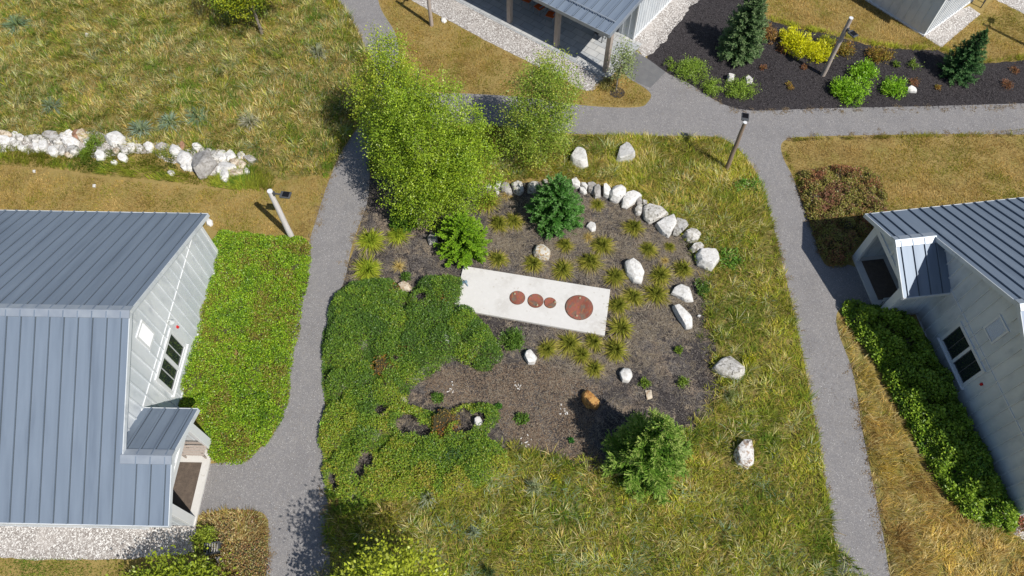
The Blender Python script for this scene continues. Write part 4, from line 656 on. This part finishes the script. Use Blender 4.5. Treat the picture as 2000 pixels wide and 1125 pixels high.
# rubble row, upper left
sheet('rubble_gravel', smooth(GP([(-60, 266), (60, 264), (130, 256), (240, 262), (300, 282), (400, 288), (480, 304), (498, 318), (470, 340), (430, 345), (360, 330), (300, 300), (200, 306), (120, 302), (-60, 290)]), 2), .014, M['gravel'], 'small pale rubble packed between the stones of the row', jit=.25)
RR = [(12, 275, 9, 8, 'w'), (10, 263, 12, 6, 't'), (30, 264, 6, 5, 'w'), (40, 270, 10, 6, 's'), (25, 274, 5, 6, 'w'), (32, 281, 11, 6, 's'), (12, 286, 6, 4, 's'), (43, 289, 8, 5, 'w'), (56, 272, 6, 5, 's'), (70, 271, 13, 8, 's'), (72, 288, 6, 9, 'w'), (85, 284, 8, 12, 'w'), (98, 264, 15, 7, 'g'), (111, 274, 13, 10, 's'), (124, 268, 6, 8, 'w'), (104, 295, 10, 9, 'w'), (111, 286, 7, 5, 's'), (122, 295, 7, 9, 's'), (139, 279, 14, 8, 'w'), (135, 264, 8, 7, 'w'), (149, 264, 8, 8, 'b'), (161, 265, 11, 10, 't'), (144, 294, 12, 9, 's'), (136, 303, 9, 5, 't'), (171, 276, 6, 7, 's'), (196, 304, 9, 9, 'w'), (224, 272, 16, 13, 'w'), (224, 318, 6, 4, 'w'), (242, 309, 7, 7, 'w'), (244, 292, 8, 9, 's'), (198, 293, 8, 4, 'g'), (228, 296, 6, 6, 't'), (238, 281, 9, 6, 's'),
 (257, 287, 9, 8, 'w'), (273, 290, 9, 6, 's'), (292, 287, 10, 8, 'w'), (315, 287, 12, 6, 'g'), (342, 294, 10, 10, 'w'), (357, 286, 5, 7, 'b'), (355, 299, 7, 5, 's'), (386, 287, 9, 6, 'w'), (397, 295, 6, 5, 's'), (362, 310, 14, 12, 'w'), (371, 325, 8, 8, 'w'), (361, 326, 6, 6, 'w'), (397, 320, 20, 24, 'g'), (408, 296, 6, 5, 'w'), (421, 307, 10, 11, 's'), (436, 307, 8, 12, 'w'), (450, 305, 11, 9, 'w'), (471, 305, 7, 7, 's'), (488, 311, 12, 6, 'g'), (459, 316, 10, 6, 't'), (443, 325, 18, 8, 'w'), (439, 341, 9, 12, 'w'), (463, 338, 14, 8, 't'), (430, 334, 7, 6, 'w'), (334, 338, 6, 5, 's'), (482, 335, 5, 5, 's'), (471, 323, 11, 6, 't')]
TONE = {'w': ('white', 'rk_white'), 's': ('grey streaked', 'rk_streak'), 'g': ('grey', 'rk_grey'), 't': ('tan', 'rk_tan'), 'b': ('rust brown', 'rk_brown')}
ORD = ['leftmost', 'second', 'third', 'fourth', 'fifth', 'sixth', 'seventh', 'eighth', 'ninth', 'tenth', 'eleventh', 'twelfth', 'thirteenth', 'fourteenth', 'fifteenth', 'sixteenth', 'seventeenth', 'eighteenth', 'nineteenth', 'twentieth', 'twenty first', 'twenty second', 'twenty third', 'twenty fourth', 'twenty fifth', 'twenty sixth', 'twenty seventh', 'twenty eighth']
cnt = {}
for u, v, rx, ry, t in sorted(RR):
    cnt[t] = cnt.get(t, 0)+1; rng = np.random.RandomState(int(u*7+v)); n = rng.randint(6, 9); an = np.sort(np.arange(n)*6.283/n+rng.randn(n)*.18)
    px = [(u+math.cos(q)*rx*rng.uniform(1.05, 1.35), v-math.sin(q)*ry*rng.uniform(1.05, 1.35)) for q in an]
    big = 'large' if rx*ry > 150 else ('mid sized' if rx*ry > 60 else 'small')
    lab = 'huge rounded grey boulder near the right end of the rubble row' if rx == 20 else f'{big} {TONE[t][0]} stone, {ORD[cnt[t]-1]} {TONE[t][0]} one from the left in the rubble row'
    rock(px, .12+.022*min(rx, ry), TONE[t][1], int(u*3+v), lab, 'rubble_stone', 'stone', 'stones of the rubble row', topf=.7)
# ------------------------------------------------------------------ white slab with rusty discs
c4 = [(905, 519), (1192, 565), (1181, 655), (885, 602)]; P4 = GP(c4, .14); mb = MB(); mb.poly([(p[0], p[1], -.05) for p in P4[::-1]], (0, 0, .19))
bmesh.ops.bevel(mb.bm, geom=mb.bm.edges[:], offset=.012, segments=1, affect='EDGES')
tag(mb.build('concrete_slab', M['slab']), 'long white concrete slab across the middle of the rock garden', 'slab')
for i, (u, v, r, lab, bolts) in enumerate([(1010.5, 581, 14.7, 'leftmost rusty disc with a grey patch, on the white slab', [(-.35, .5)]), (1046, 587, 15, 'second rusty disc from the left on the slab', [(.2, -.75)]), (1074.5, 591, 11.5, 'smallest brownish disc on the slab', [(.8, 0)]), (1131, 600, 26.4, 'largest rusty disc with two lifting eyes at the right of the slab', [(.1, .75), (-.2, -.75)])]):
    c = G(u, v, .17); rr = np.hypot(*(G(u+r, v, .17)-c)); root = empty('steel_disc', (c[0], c[1], .14), i*.9); tag(root, lab, 'steel lid', 'rusty lids on the slab')
    mb = MB(); mb.tube([(0, 0, .0), (0, 0, .012)], [rr*1.05, rr*1.05], 64); mb.build('rim', M['seam_shade0'], root)
    mb = MB(); mb.tube([(0, 0, 0.013), (0, 0, .04), (0, 0, .05)], [rr, rr, rr*.975], 64)
    for k in range(10 if rr < .5 else 18): a_ = k*6.283/(10 if rr < .5 else 18); mb.tube([(math.cos(a_)*rr*.9, math.sin(a_)*rr*.9, .048), (math.cos(a_)*rr*.9, math.sin(a_)*rr*.9, .058)], .012, 6)
    mb.build('plate', M['rust'], root)
    for x, y in bolts:
        cc = Matrix.Rotation(-i*.9, 3, 'Z') @ Vector((x*rr, y*rr, 0)); mb = MB()
        mb.tube([(0, 0, 0), (0, 0, .03)], .045, 10); mb.tube([(-.03, 0, .02), (-.03, 0, .07), (0, 0, .09), (.03, 0, .07), (.03, 0, .02)], .009, 6)
        mb.build('lifting_eye', M['brass'], root, loc=(cc.x, cc.y, .05))
c = G(909, 555, .14); mb = MB(); mb.tube([(-.16, .04, 0), (-.14, .04, .16), (.05, -.02, .18), (.12, -.12, .02)], .022, 6); mb.box(-.22, -.08, -.02, .1, .0, .03); mb.box(0.0, .1, -.05, .08, .12, .2, M=Matrix.Rotation(.5, 4, 'Z'), bev=.01)
tag(mb.build('metal_fitting', mat('blue_grey_paint', (.18, .27, .34), rough=.5), loc=(c[0], c[1], .14)), 'small blue grey metal fitting at the left end of the slab', 'fitting')
# ------------------------------------------------------------------ lamp posts
def lamp(px, h, wood, label, hz, hdir, rad=.085, arm=.28, head_rot=0, loc=None):
    b = G(*px) if loc is None else loc; rad *= 1.3; root = empty('lamp_post', (b[0], b[1], 0)); tag(root, label, 'lamp post', 'wooden lamp posts beside the paths')
    mb = MB(); n = 10; mb.tube([(math.sin(i*1.3)*.006, math.cos(i*1.7)*.006, -.1+(h+.1)*i/n) for i in range(n+1)], [rad*(1-.2*i/n) for i in range(n+1)], 12); mb.build('pole', M[wood], root, True)
    mb = MB(); mb.tube([(0, 0, h-.01), (0, 0, h+.012)], [rad*.86, rad*.8], 12); mb.build('pole_cap', M['trim'], root)
    Mx = Matrix.Rotation(hdir, 4, 'Z'); mb = MB(); mb.box(rad*.5, rad+arm, -.025, .025, hz-.03, hz+.03, M=Mx); mb.box(rad*.7, rad+.03, -.06, .06, hz-.1, hz+.1, M=Mx); mb.build('arm', M['metal'], root)
    mb = MB(); mb.box(rad+arm, rad+arm+.46, -.17, .17, hz-.05, hz+.045, M=Mx, bev=.02); hd = mb.build('lamp_head', M['metal'], root)
    mb = MB(); mb.box(rad+arm+.12, rad+arm+.4, -.13, .13, hz+.045, hz+.06, M=Mx)
    for k in range(5): mb.box(rad+arm+.14+k*.055, rad+arm+.155+k*.055, -.12, .12, hz+.06, hz+.085, M=Mx)
    mb.build('heat_sink', M['lens'], hd)
    mb = MB(); mb.box(rad+arm+.1, rad+arm+.4, -.12, .12, hz-.058, hz-.05, M=Mx); mb.build('lens', M['lens'], hd)
    return root
lamp((569, 462), .124*H, 'woodw', 'bleached white wooden lamp post leaning in view beside the left path', 3.32, R(-8), rad=.11)
lamp((1418, 332), .121*H, 'wood2', 'brown lamp post at the path corner with lamp head over its top', 3.34, R(78), arm=.05)
lamp((1607, 147), .135*H, 'wood', 'thick weathered lamp post standing in the black mulch', 3.15, R(-60), rad=.1, arm=.12)
lamp((843, 50), .135*H, 'wood', 'grey lamp post on the lawn cut off by the top edge', 3.3, R(60))
q = G(1978, 68)+np.array([.071, -.066])/.124*3.4
lamp(None, 3.7, 'wood', 'lamp post at the far right whose shadow falls on the upper lawn', 3.3, R(60), loc=G(2018, 96), arm=.3)
# ------------------------------------------------------------------ cottages
EZ, RZ, WH, PD, PO = 2.8, 6.08, 6.517, 1.686, 4.419; SL = (RZ-EZ)/WH; WX, WY = -.35, 6.1; PZ = RZ-SL*PO; PN = -PO+(WH-PO)
def slope(mb, x0, x1, ya, za, yb, zb, t=.1, seam=.5, off=0, lip=True):
    """roof plane from high edge (ya,za) to low edge (yb,zb) with standing seams"""
    mb.poly([(x0, ya, za), (x1, ya, za), (x1, yb, zb), (x0, yb, zb)], (0, 0, -t))
    d = Vector((0, yb-ya, zb-za)); L = d.length; d.normalize(); nrm = Vector((1, 0, 0)).cross(d); nrm = nrm if nrm.z > 0 else -nrm
    x = x1-off
    while x > x0+.03:
        Mx = Matrix(((1, 0, 0, x), (0, d.y, nrm.y, ya), (0, d.z, nrm.z, za), (0, 0, 0, 1)))
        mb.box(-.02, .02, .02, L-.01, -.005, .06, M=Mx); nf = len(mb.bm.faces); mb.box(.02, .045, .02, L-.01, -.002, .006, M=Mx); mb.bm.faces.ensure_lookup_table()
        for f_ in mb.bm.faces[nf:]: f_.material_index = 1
        x -= seam
M['seam_shade'] = mat('seam_shadow_strip', (.06, .075, .09), rough=.8)  # dark colour of the strip along each seam, painting in the seam's shadow line
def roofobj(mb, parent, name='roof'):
    o = mb.build(name, M['roof'], parent); o.data.materials.append(M['seam_shade']); return o
def cottage(loc, rz, length, label, red=True, fz=0.0):
    root = empty('cottage', loc, rz); tag(root, label, 'cottage', 'metal roofed cottages facing each other across the garden')
    # walls
    mb = MB(); prof = [(-WY, -.3), (WY, -.3), (WY, RZ-SL*WY-.12), (0, RZ-.12), (-WY, RZ-SL*WY-.12)]
    mb.poly([(WX, y, z) for y, z in prof], (-length, 0, 0))
    y = -WY+.25
    while y < WY:
        inwin = -1.2 < y < 1.2; top = RZ-SL*abs(y)-.16
        segs = [(.25, .95), (2.6, 3.5), (4.95, top)] if abs(y) < .45 else ([(.25, .95), (2.6, top)] if inwin else [(.25, top)])
        for a0, a1 in segs:
            if a1 > a0: mb.box(WX-.005, WX+.04, y-.025, y+.025, a0, a1)
        y += .5
    for sy in (-1, 1):
        x = WX-.4
        while x > WX-length: mb.box(x-.02, x+.02, sy*WY-.01 if sy > 0 else sy*WY-.022, sy*WY+.022 if sy > 0 else sy*WY+.01, .25, RZ-SL*WY-.2); x -= .5
    mb.build('wall', M['siding'], root)
    mb = MB(); mb.box(WX, WX+.03, -WY, WY, 2.82, 2.87); mb.box(WX-.01, WX+.04, -WY-.02, WY+.02, 0, .22)
    for sy in (-1, 1): mb.box(WX-.05, WX+.035, sy*WY-.07, sy*WY+.07, .22, RZ-SL*WY-.16)
    mb.build('wall_trim', M['trim'], root)
    # roof
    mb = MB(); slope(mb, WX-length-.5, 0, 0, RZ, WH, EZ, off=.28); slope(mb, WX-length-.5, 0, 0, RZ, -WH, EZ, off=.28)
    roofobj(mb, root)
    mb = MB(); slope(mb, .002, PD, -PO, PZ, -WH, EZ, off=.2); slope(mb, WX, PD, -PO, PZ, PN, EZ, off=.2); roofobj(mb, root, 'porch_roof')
    mb = MB()
    for sy in (-1, 1):
        mb.poly([(WX-length-.5, 0, RZ+.05), (.03, 0, RZ+.05), (.03, sy*.24, RZ+.05-.24*SL+.0), (WX-length-.5, sy*.24, RZ+.05-.24*SL)], (0, 0, -.03))
        mb.poly([(-.05, -PO, PZ+.05), (PD+.03, -PO, PZ+.05), (PD+.03, -PO+sy*.26, PZ+.05-.26*SL), (-.05, -PO+sy*.26, PZ+.05-.26*SL)], (0, 0, -.03))
    mb.build('ridge_cap', M['roofcap'], root)
    mb = MB()   # rake boards and eave edges
    for sy in (-1, 1):
        yb = sy*WH if sy > 0 else -PO+.02
        mb.poly([(.0, 0, RZ+.02), (.0, yb, RZ+.02-SL*abs(yb)), (.0, yb, RZ-.18-SL*abs(yb)), (.0, 0, RZ-.18)], (.03, 0, 0))
        yb = -WH if sy < 0 else PN
        mb.poly([(PD, -PO, PZ+.02), (PD, yb, EZ+.02), (PD, yb, EZ-.18), (PD, -PO, PZ-.18)], (.03, 0, 0))
    mb.box(WX-length, 0, WH, WH+.03, EZ-.16, EZ+.0); mb.box(WX-length, PD, -WH-.03, -WH, EZ-.16, EZ+.0); mb.box(WX, PD, PN, PN+.03, EZ-.16, EZ)
    mb.build('rake_board', M['siding'], root)
    # porch
    y0, y1 = -5.95, -2.7; fx = 1.35; zt = lambda y: PZ-SL*abs(y+PO)-.13
    for ya, yb in ((y0, y0+.14), (y1-.14, y1)):
        mb = MB(); mb.poly([(WX, ya, 0), (fx-.12, ya, 0), (fx-.12, ya, zt(ya)), (WX, ya, zt(ya))], (0, .14, 0))
        for k in range(3): mb.box(WX+.3+k*.45, WX+.335+k*.45, (ya-.02 if ya == y0 else yb-.01), (ya+.01 if ya == y0 else yb+.02), .2, EZ-.2); mb.box(WX+.3+k*.45, WX+.335+k*.45, (yb-.01 if ya == y0 else ya-.02), (yb+.02 if ya == y0 else ya+.01), .2, EZ-.2)
        mb.build('porch_wall', M['siding'], root)
    for ya, yb in ((y0-.03, y0+.32), (y1-.32, y1+.03)):
        mb = MB(); mb.box(fx-.12, fx+.02, ya, yb, -.02, 2.5, bev=.008); mb.build('porch_post', M['trim'], root)
    mb = MB(); mb.box(fx-.1, fx+.03, y0-.04, y1+.04, 2.5, 2.74)
    for sy in (-1, 1): mb.poly([(fx-.08, -PO, PZ-.13), (fx-.08, -PO+sy*1.6, zt(-PO+1.6)), (fx-.08, -PO+sy*1.6, zt(-PO+1.6)-.2), (fx-.08, -PO, PZ-.33)], (.09, 0, 0))
    mb.box(fx-.08, fx+.01, -PO-.05, -PO+.05, 2.74, PZ-.3); tr = mb.build('gable_frame', M['trim'], root)
    mb = MB(); mb.poly([(fx-.05, -PO-1.45, 2.74), (fx-.05, -PO+1.45, 2.74), (fx-.05, -PO+.02, PZ-.26)], (.02, 0, 0)); mb.build('gable_panel', M['siding'], tr)
    mb = MB(); mb.box(WX, 1.42, y0+.0, y1-.0, -.05, .1+fz); mb.build('porch_floor', M['slab'], root)
    mb = MB(); mb.box(.08, 1.12, -5.6, -3.55, .1+fz, .115+fz); mb.build('door_mat', M['mat'], root)
    mb = MB(); mb.box(WX, WX+.06, -5.1, -3.9, .1, 2.2); dr = mb.build('door', M['siding'], root)
    mb = MB(); mb.box(WX+.06, WX+.07, -4.95, -4.05, 1.0, 2.05); mb.build('door_glass', M['glass'], dr); mb = MB(); mb.tube([(WX+.06, -4.98, 1.05), (WX+.12, -4.98, 1.05), (WX+.12, -4.88, 1.05)], .012, 6); mb.build('handle', M['metal'], dr)
    # window
    z0, z1 = 1.08, 2.44; mb = MB(); a, b = -.98, .98
    mb.box(WX, WX+.06, a-.13, a, z0-.12, z1+.14); mb.box(WX, WX+.06, b, b+.13, z0-.12, z1+.14); mb.box(WX, WX+.062, a, b, z1, z1+.14); mb.box(WX, WX+.062, a, b, z0-.12, z0); mb.box(WX, WX+.055, -.06, .06, z0, z1)
    fr = mb.build('window', M['trim'], root)
    for ya, yb in ((a, -.06), (.06, b)):
        mb = MB(); mb.box(WX+.002, WX+.012, ya, yb, z0, z1); pn = mb.build('pane', M['glass'], fr)
        mb = MB(); mb.box(WX+.012, WX+.03, (ya+yb)/2-.018, (ya+yb)/2+.018, z0, z1)
        for s_ in (ya, yb-.035): mb.box(WX+.012, WX+.035, s_, s_+.035, z0, z1)
        mb.build('sash', M['metal'] if not red else M['blind'], fr)
    mb = MB(); mb.box(WX, WX+.12, a-.2, b+.2, z0-.17, z0-.12); mb.build('sill', M['trim'], fr)
    # vent with louvres
    mb = MB(); mb.box(WX, WX+.05, -.33, -.25, 3.55, 4.65); mb.box(WX, WX+.05, .32, .4, 3.55, 4.65); mb.box(WX, WX+.05, -.25, .32, 3.55, 3.63); mb.box(WX, WX+.05, -.25, .32, 4.57, 4.65); vt = mb.build('vent', M['trim'], root)
    mb = MB(); mb.box(WX, WX+.01, -.25, .32, 3.63, 4.57)
    for k in range(10): mb.box(-.02, .02, -.25, .32, -.004, .004, M=Matrix.Translation((WX+.028, 0, 3.69+k*.092)) @ Matrix.Rotation(.7, 4, 'Y'))
    mb.build('louvre', M['trim'], vt)
    mb = MB(); mb.box(WX, WX+.07, 1.36, 1.46, 2.0, 2.12, bev=.01); mb.tube([(WX+.07, 1.41, 2.06), (WX+.1, 1.41, 2.06)], .03, 8); mb.build('alarm_bell', M['red'], root)
    if red:
        mb = MB(); mb.tube([(WX, 1.2, 3.05), (WX+.1, 1.2, 3.08), (WX+.2, 1.2, 3.02)], .018, 6); mb.tube([(WX+.2, 1.2, 3.04), (WX+.2, 1.2, 2.98), (WX+.2, 1.2, 2.9)], [.03, .06, .12], 12); mb.build('wall_lamp', M['blind'], root)
    return root
LL = cottage((-13.264, 11.736, 0), -.02, 14, 'sunlit white walled cottage with blue grey seamed roof at left')
LR = cottage((17.85, 12.105, -.19), 3.266, 14, 'cottage at right whose gable wall lies in shade', red=False, fz=.2)
def onc(loc, rz, x, y): c, s = math.cos(rz), math.sin(rz); return (loc[0]+c*x-s*y, loc[1]+s*x+c*y)
def bench(p, rz, z, label, slat, length=.95):
    root = empty('bench', (p[0], p[1], z), rz); tag(root, label, 'bench')
    mb = MB()
    for k in range(4): mb.box(-length/2, length/2, -.2+k*.105, -.115+k*.105, .42, .45, bev=.005)
    mb.build('seat', slat, root); mb = MB()
    for k in range(2): mb.box(-length/2, length/2, .2, .225, .58+k*.14, .68+k*.14)
    mb.build('backrest', slat, root)
    for sx in (-1, 1):
        for sy in (-.17, .2):
            mb = MB(); mb.box(sx*(length/2-.08)-.025, sx*(length/2-.08)+.025, sy-.025, sy+.025, 0, .42 if sy < 0 else .82); mb.build('leg', slat, root)
x, y = onc((-13.264, 11.736), -.02, .85, -3.2); bench((x, y), -.02, .1, 'weathered slatted bench inside the sunlit porch', M['wood'])
x, y = onc((17.85, 12.105), 3.266, .75, -3.2); bench((x, y), 3.266, .11, 'grey bench inside the shaded porch', M['blind'], .8)
# ------------------------------------------------------------------ pavilion
A0 = (4.961, 29.457); AR = math.atan2(-.604, .797)
pv = empty('pavilion', (A0[0], A0[1], 0), AR); tag(pv, 'pavilion with low seamed metal roof over a shaded patio on wooden posts', 'pavilion')
zr = lambda t: 2.8+.11*t
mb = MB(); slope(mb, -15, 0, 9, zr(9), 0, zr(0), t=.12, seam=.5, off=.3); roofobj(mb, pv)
mb = MB(); mb.box(-15, 0, -.04, 0, 2.62, 2.82); mb.poly([(0, 0, zr(0)+.02), (0, 9, zr(9)+.02), (0, 9, zr(9)-.22), (0, 0, zr(0)-.22)], (.04, 0, 0)); mb.build('fascia', M['roofcap'], pv)
mb = MB(); mb.tube([(-12, .78, zr(.78)+.12), (-.15, .78, zr(.78)+.12)], .035, 8)
for k in range(24): mb.box(-12+k*.5, -11.96+k*.5, .72, .84, zr(.78), zr(.78)+.12)
mb.build('snow_guard', M['roofcap'], pv)
for k in range(5):
    s = -.11-3.28*k; mb = MB(); mb.box(s-.13, s+.13, .24, .5, 0, zr(.36)-.14, bev=.015); mb.build('post', M['wood'], pv)
mb = MB(); mb.box(-15, -.25, 3.38, 9, 0, zr(3.38)-.15); s = -.6
while s > -15: mb.box(s-.02, s+.02, 3.355, 3.38, .1, 2.9); s -= .4
t = 3.6
while t < 9: mb.box(-.25, -.225, t-.02, t+.02, .1, zr(3.38)-.2); t += .3
mb.build('wall', M['siding'], pv)
mb = MB(); mb.box(-2.3, -1.2, 3.33, 3.38, .1, 2.2); dr = mb.build('door', M['metal'], pv); mb = MB(); mb.box(-2.1, -1.4, 3.32, 3.33, .5, 2.0); mb.build('door_glass', M['glass'], dr)
mb = MB(); mb.box(-.26, -.2, 3.35, 9, 0, .12); mb.box(-.27, -.2, 3.34, 3.44, .12, 2.95); mb.build('wall_trim', M['trim'], pv)
def lp(s, t): return onc(A0, AR, s, t)
pt = MB(); pp = [(-15, -.1), (-.4, -.1), (.35, .0), (.35, 3.4), (-15, 3.4)]; pt.poly([(x, y, -.02) for x, y in pp], (0, 0, .06))
po = pt.build('patio', M['paver'], loc=(A0[0], A0[1], 0), rz=AR); tag(po, 'grey stone paver patio under and beside the pavilion roof', kind='structure')
def chair(s, t, rz, label):
    x, y = lp(s, t); root = empty('chair', (x, y, .04), AR+rz); tag(root, label, 'chair', 'orange chairs on the patio')
    mb = MB(); mb.box(-.25, .25, -.25, .25, .41, .46, bev=.015); mb.build('seat', M['orange'], root)
    mb = MB(); mb.box(-.25, .25, .22, .26, .5, .88, M=Matrix.Rotation(-.08, 4, 'X'), bev=.01); mb.build('backrest', M['orange'], root)
    for sx in (-1, 1):
        for sy in (-1, 1):
            mb = MB(); mb.tube([(sx*.24, sy*.23, 0), (sx*.22, sy*.22, .42 if sy < 0 else .9)], .022, 6); mb.build('leg', M['chairframe'], root)
        mb = MB(); mb.box(sx*.27-.03, sx*.27+.03, -.25, .25, .62, .65); mb.build('armrest', M['chairframe'], root)
chair(-4.85, 1.85, .2, 'orange patio chair nearest the middle wooden post'); chair(-5.75, 2.0, -.2, 'orange patio chair second from the middle wooden post'); chair(-6.7, 2.1, .1, 'orange patio chair at the top edge, farthest from the corner'); 
mb = MB(); x, y = lp(-1.75, 2.3); root = empty('side_table', (x, y, .04), AR); tag(root, 'small dark table in the patio shade near the sunlit paving', 'table')
mb.box(-.3, .3, -.25, .25, .42, .45, bev=.01); mb.build('tabletop', M['metal'], root)
for sx in (-.25, .25):
    for sy in (-.2, .2): mb = MB(); mb.box(sx-.02, sx+.02, sy-.02, sy+.02, 0, .42); mb.build('leg', M['metal'], root)
# ------------------------------------------------------------------ far building, upper right
b0 = G(1803, 71); d1 = G(1690, 0)-b0; d1 /= np.hypot(*d1); rz = math.atan2(d1[1], d1[0])  # +x runs along the shaded wall
fb = empty('outbuilding', (b0[0], b0[1], 0), rz); tag(fb, 'building at the top right with shaded blue grey wall and ribbed white wall', 'building')
mb = MB(); mb.box(0, 9, -8, 0, -.1, 2.85)
mb.build('wall', M['siding'], fb)
mb = MB(); s = .5
while s < 9: mb.box(s-.02, s+.02, 0, .025, .1, 2.8); s += .5
s = -.3
while s > -8: mb.box(-.03, 0, s-.025, s+.025, .1, 2.8); s -= .3
mb.build('batten', M['siding'], fb)
mb = MB(); mb.box(-.03, 9, 0, .05, 0, .1); mb.box(-.05, 0, -8, .05, 0, .1); mb.build('base_trim', M['trim'], fb)
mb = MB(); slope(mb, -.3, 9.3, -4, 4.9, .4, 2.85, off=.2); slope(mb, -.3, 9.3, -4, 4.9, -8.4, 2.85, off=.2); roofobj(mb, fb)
mb = MB(); mb.poly([(0, 0, 2.85), (0, -4, 4.75), (0, -8, 2.85)], (9, 0, 0)); mb.build('gable', M['siding'], fb)
c = G(1905, 7); root = empty('metal_stand', (c[0], c[1]+.1, 0), R(-35)); tag(root, 'dark metal stand beside the gravel pad at the top edge', 'stand')
mb = MB(); mb.box(-.45, .45, -.3, .3, .72, .76); mb.build('tabletop', M['metal'], root)
for sx in (-.42, .42):
    for sy in (-.27, .27): mb = MB(); mb.box(sx-.03, sx+.03, sy-.03, sy+.03, 0, .72); mb.build('leg', M['metal'], root)
# low timber fence at the top, right of the grey green spruce
f0 = G(1484, 24); f1 = G(1515, -45); d = f1-f0; L = np.hypot(*d); root = empty('timber_fence', (f0[0], f0[1], 0), math.atan2(d[1], d[0])); tag(root, 'brown timber fence end at the top beside the grey green spruce', 'fence')
mb = MB()
for k in range(4): mb.box(0, L, -.02, .02, .05+k*.22, .24+k*.22)
mb.build('board', M['wood2'], root)
for k in range(3): mb = MB(); mb.box(k*L/2-.05, k*L/2+.05, -.11, -.02, 0, 1.0); mb.build('fence_post', M['wood2'], root)
# slatted grate near the bottom left
c = G(415, 1071, .3); root = empty('slatted_grate', (c[0], c[1], 0), R(8)); tag(root, 'small grey slatted grate standing among shrubs at bottom left', 'grate')
mb = MB(); mb.box(-.28, -.24, -.2, .2, .1, .4); mb.box(.24, .28, -.2, .2, .1, .4); mb.box(-.24, .24, -.2, -.16, .1, .4); mb.box(-.24, .24, .16, .2, .1, .4)
for sx in (-.26, .26):
    for sy in (-.18, .18): mb.box(sx-.02, sx+.02, sy-.02, sy+.02, 0, .1)
mb.build('frame', M['metal'], root); mb = MB()
for k in range(5): mb.box(-.19+k*.09, -.15+k*.09, -.16, .16, .34, .37)
mb.build('slat', M['rk_grey'], root)
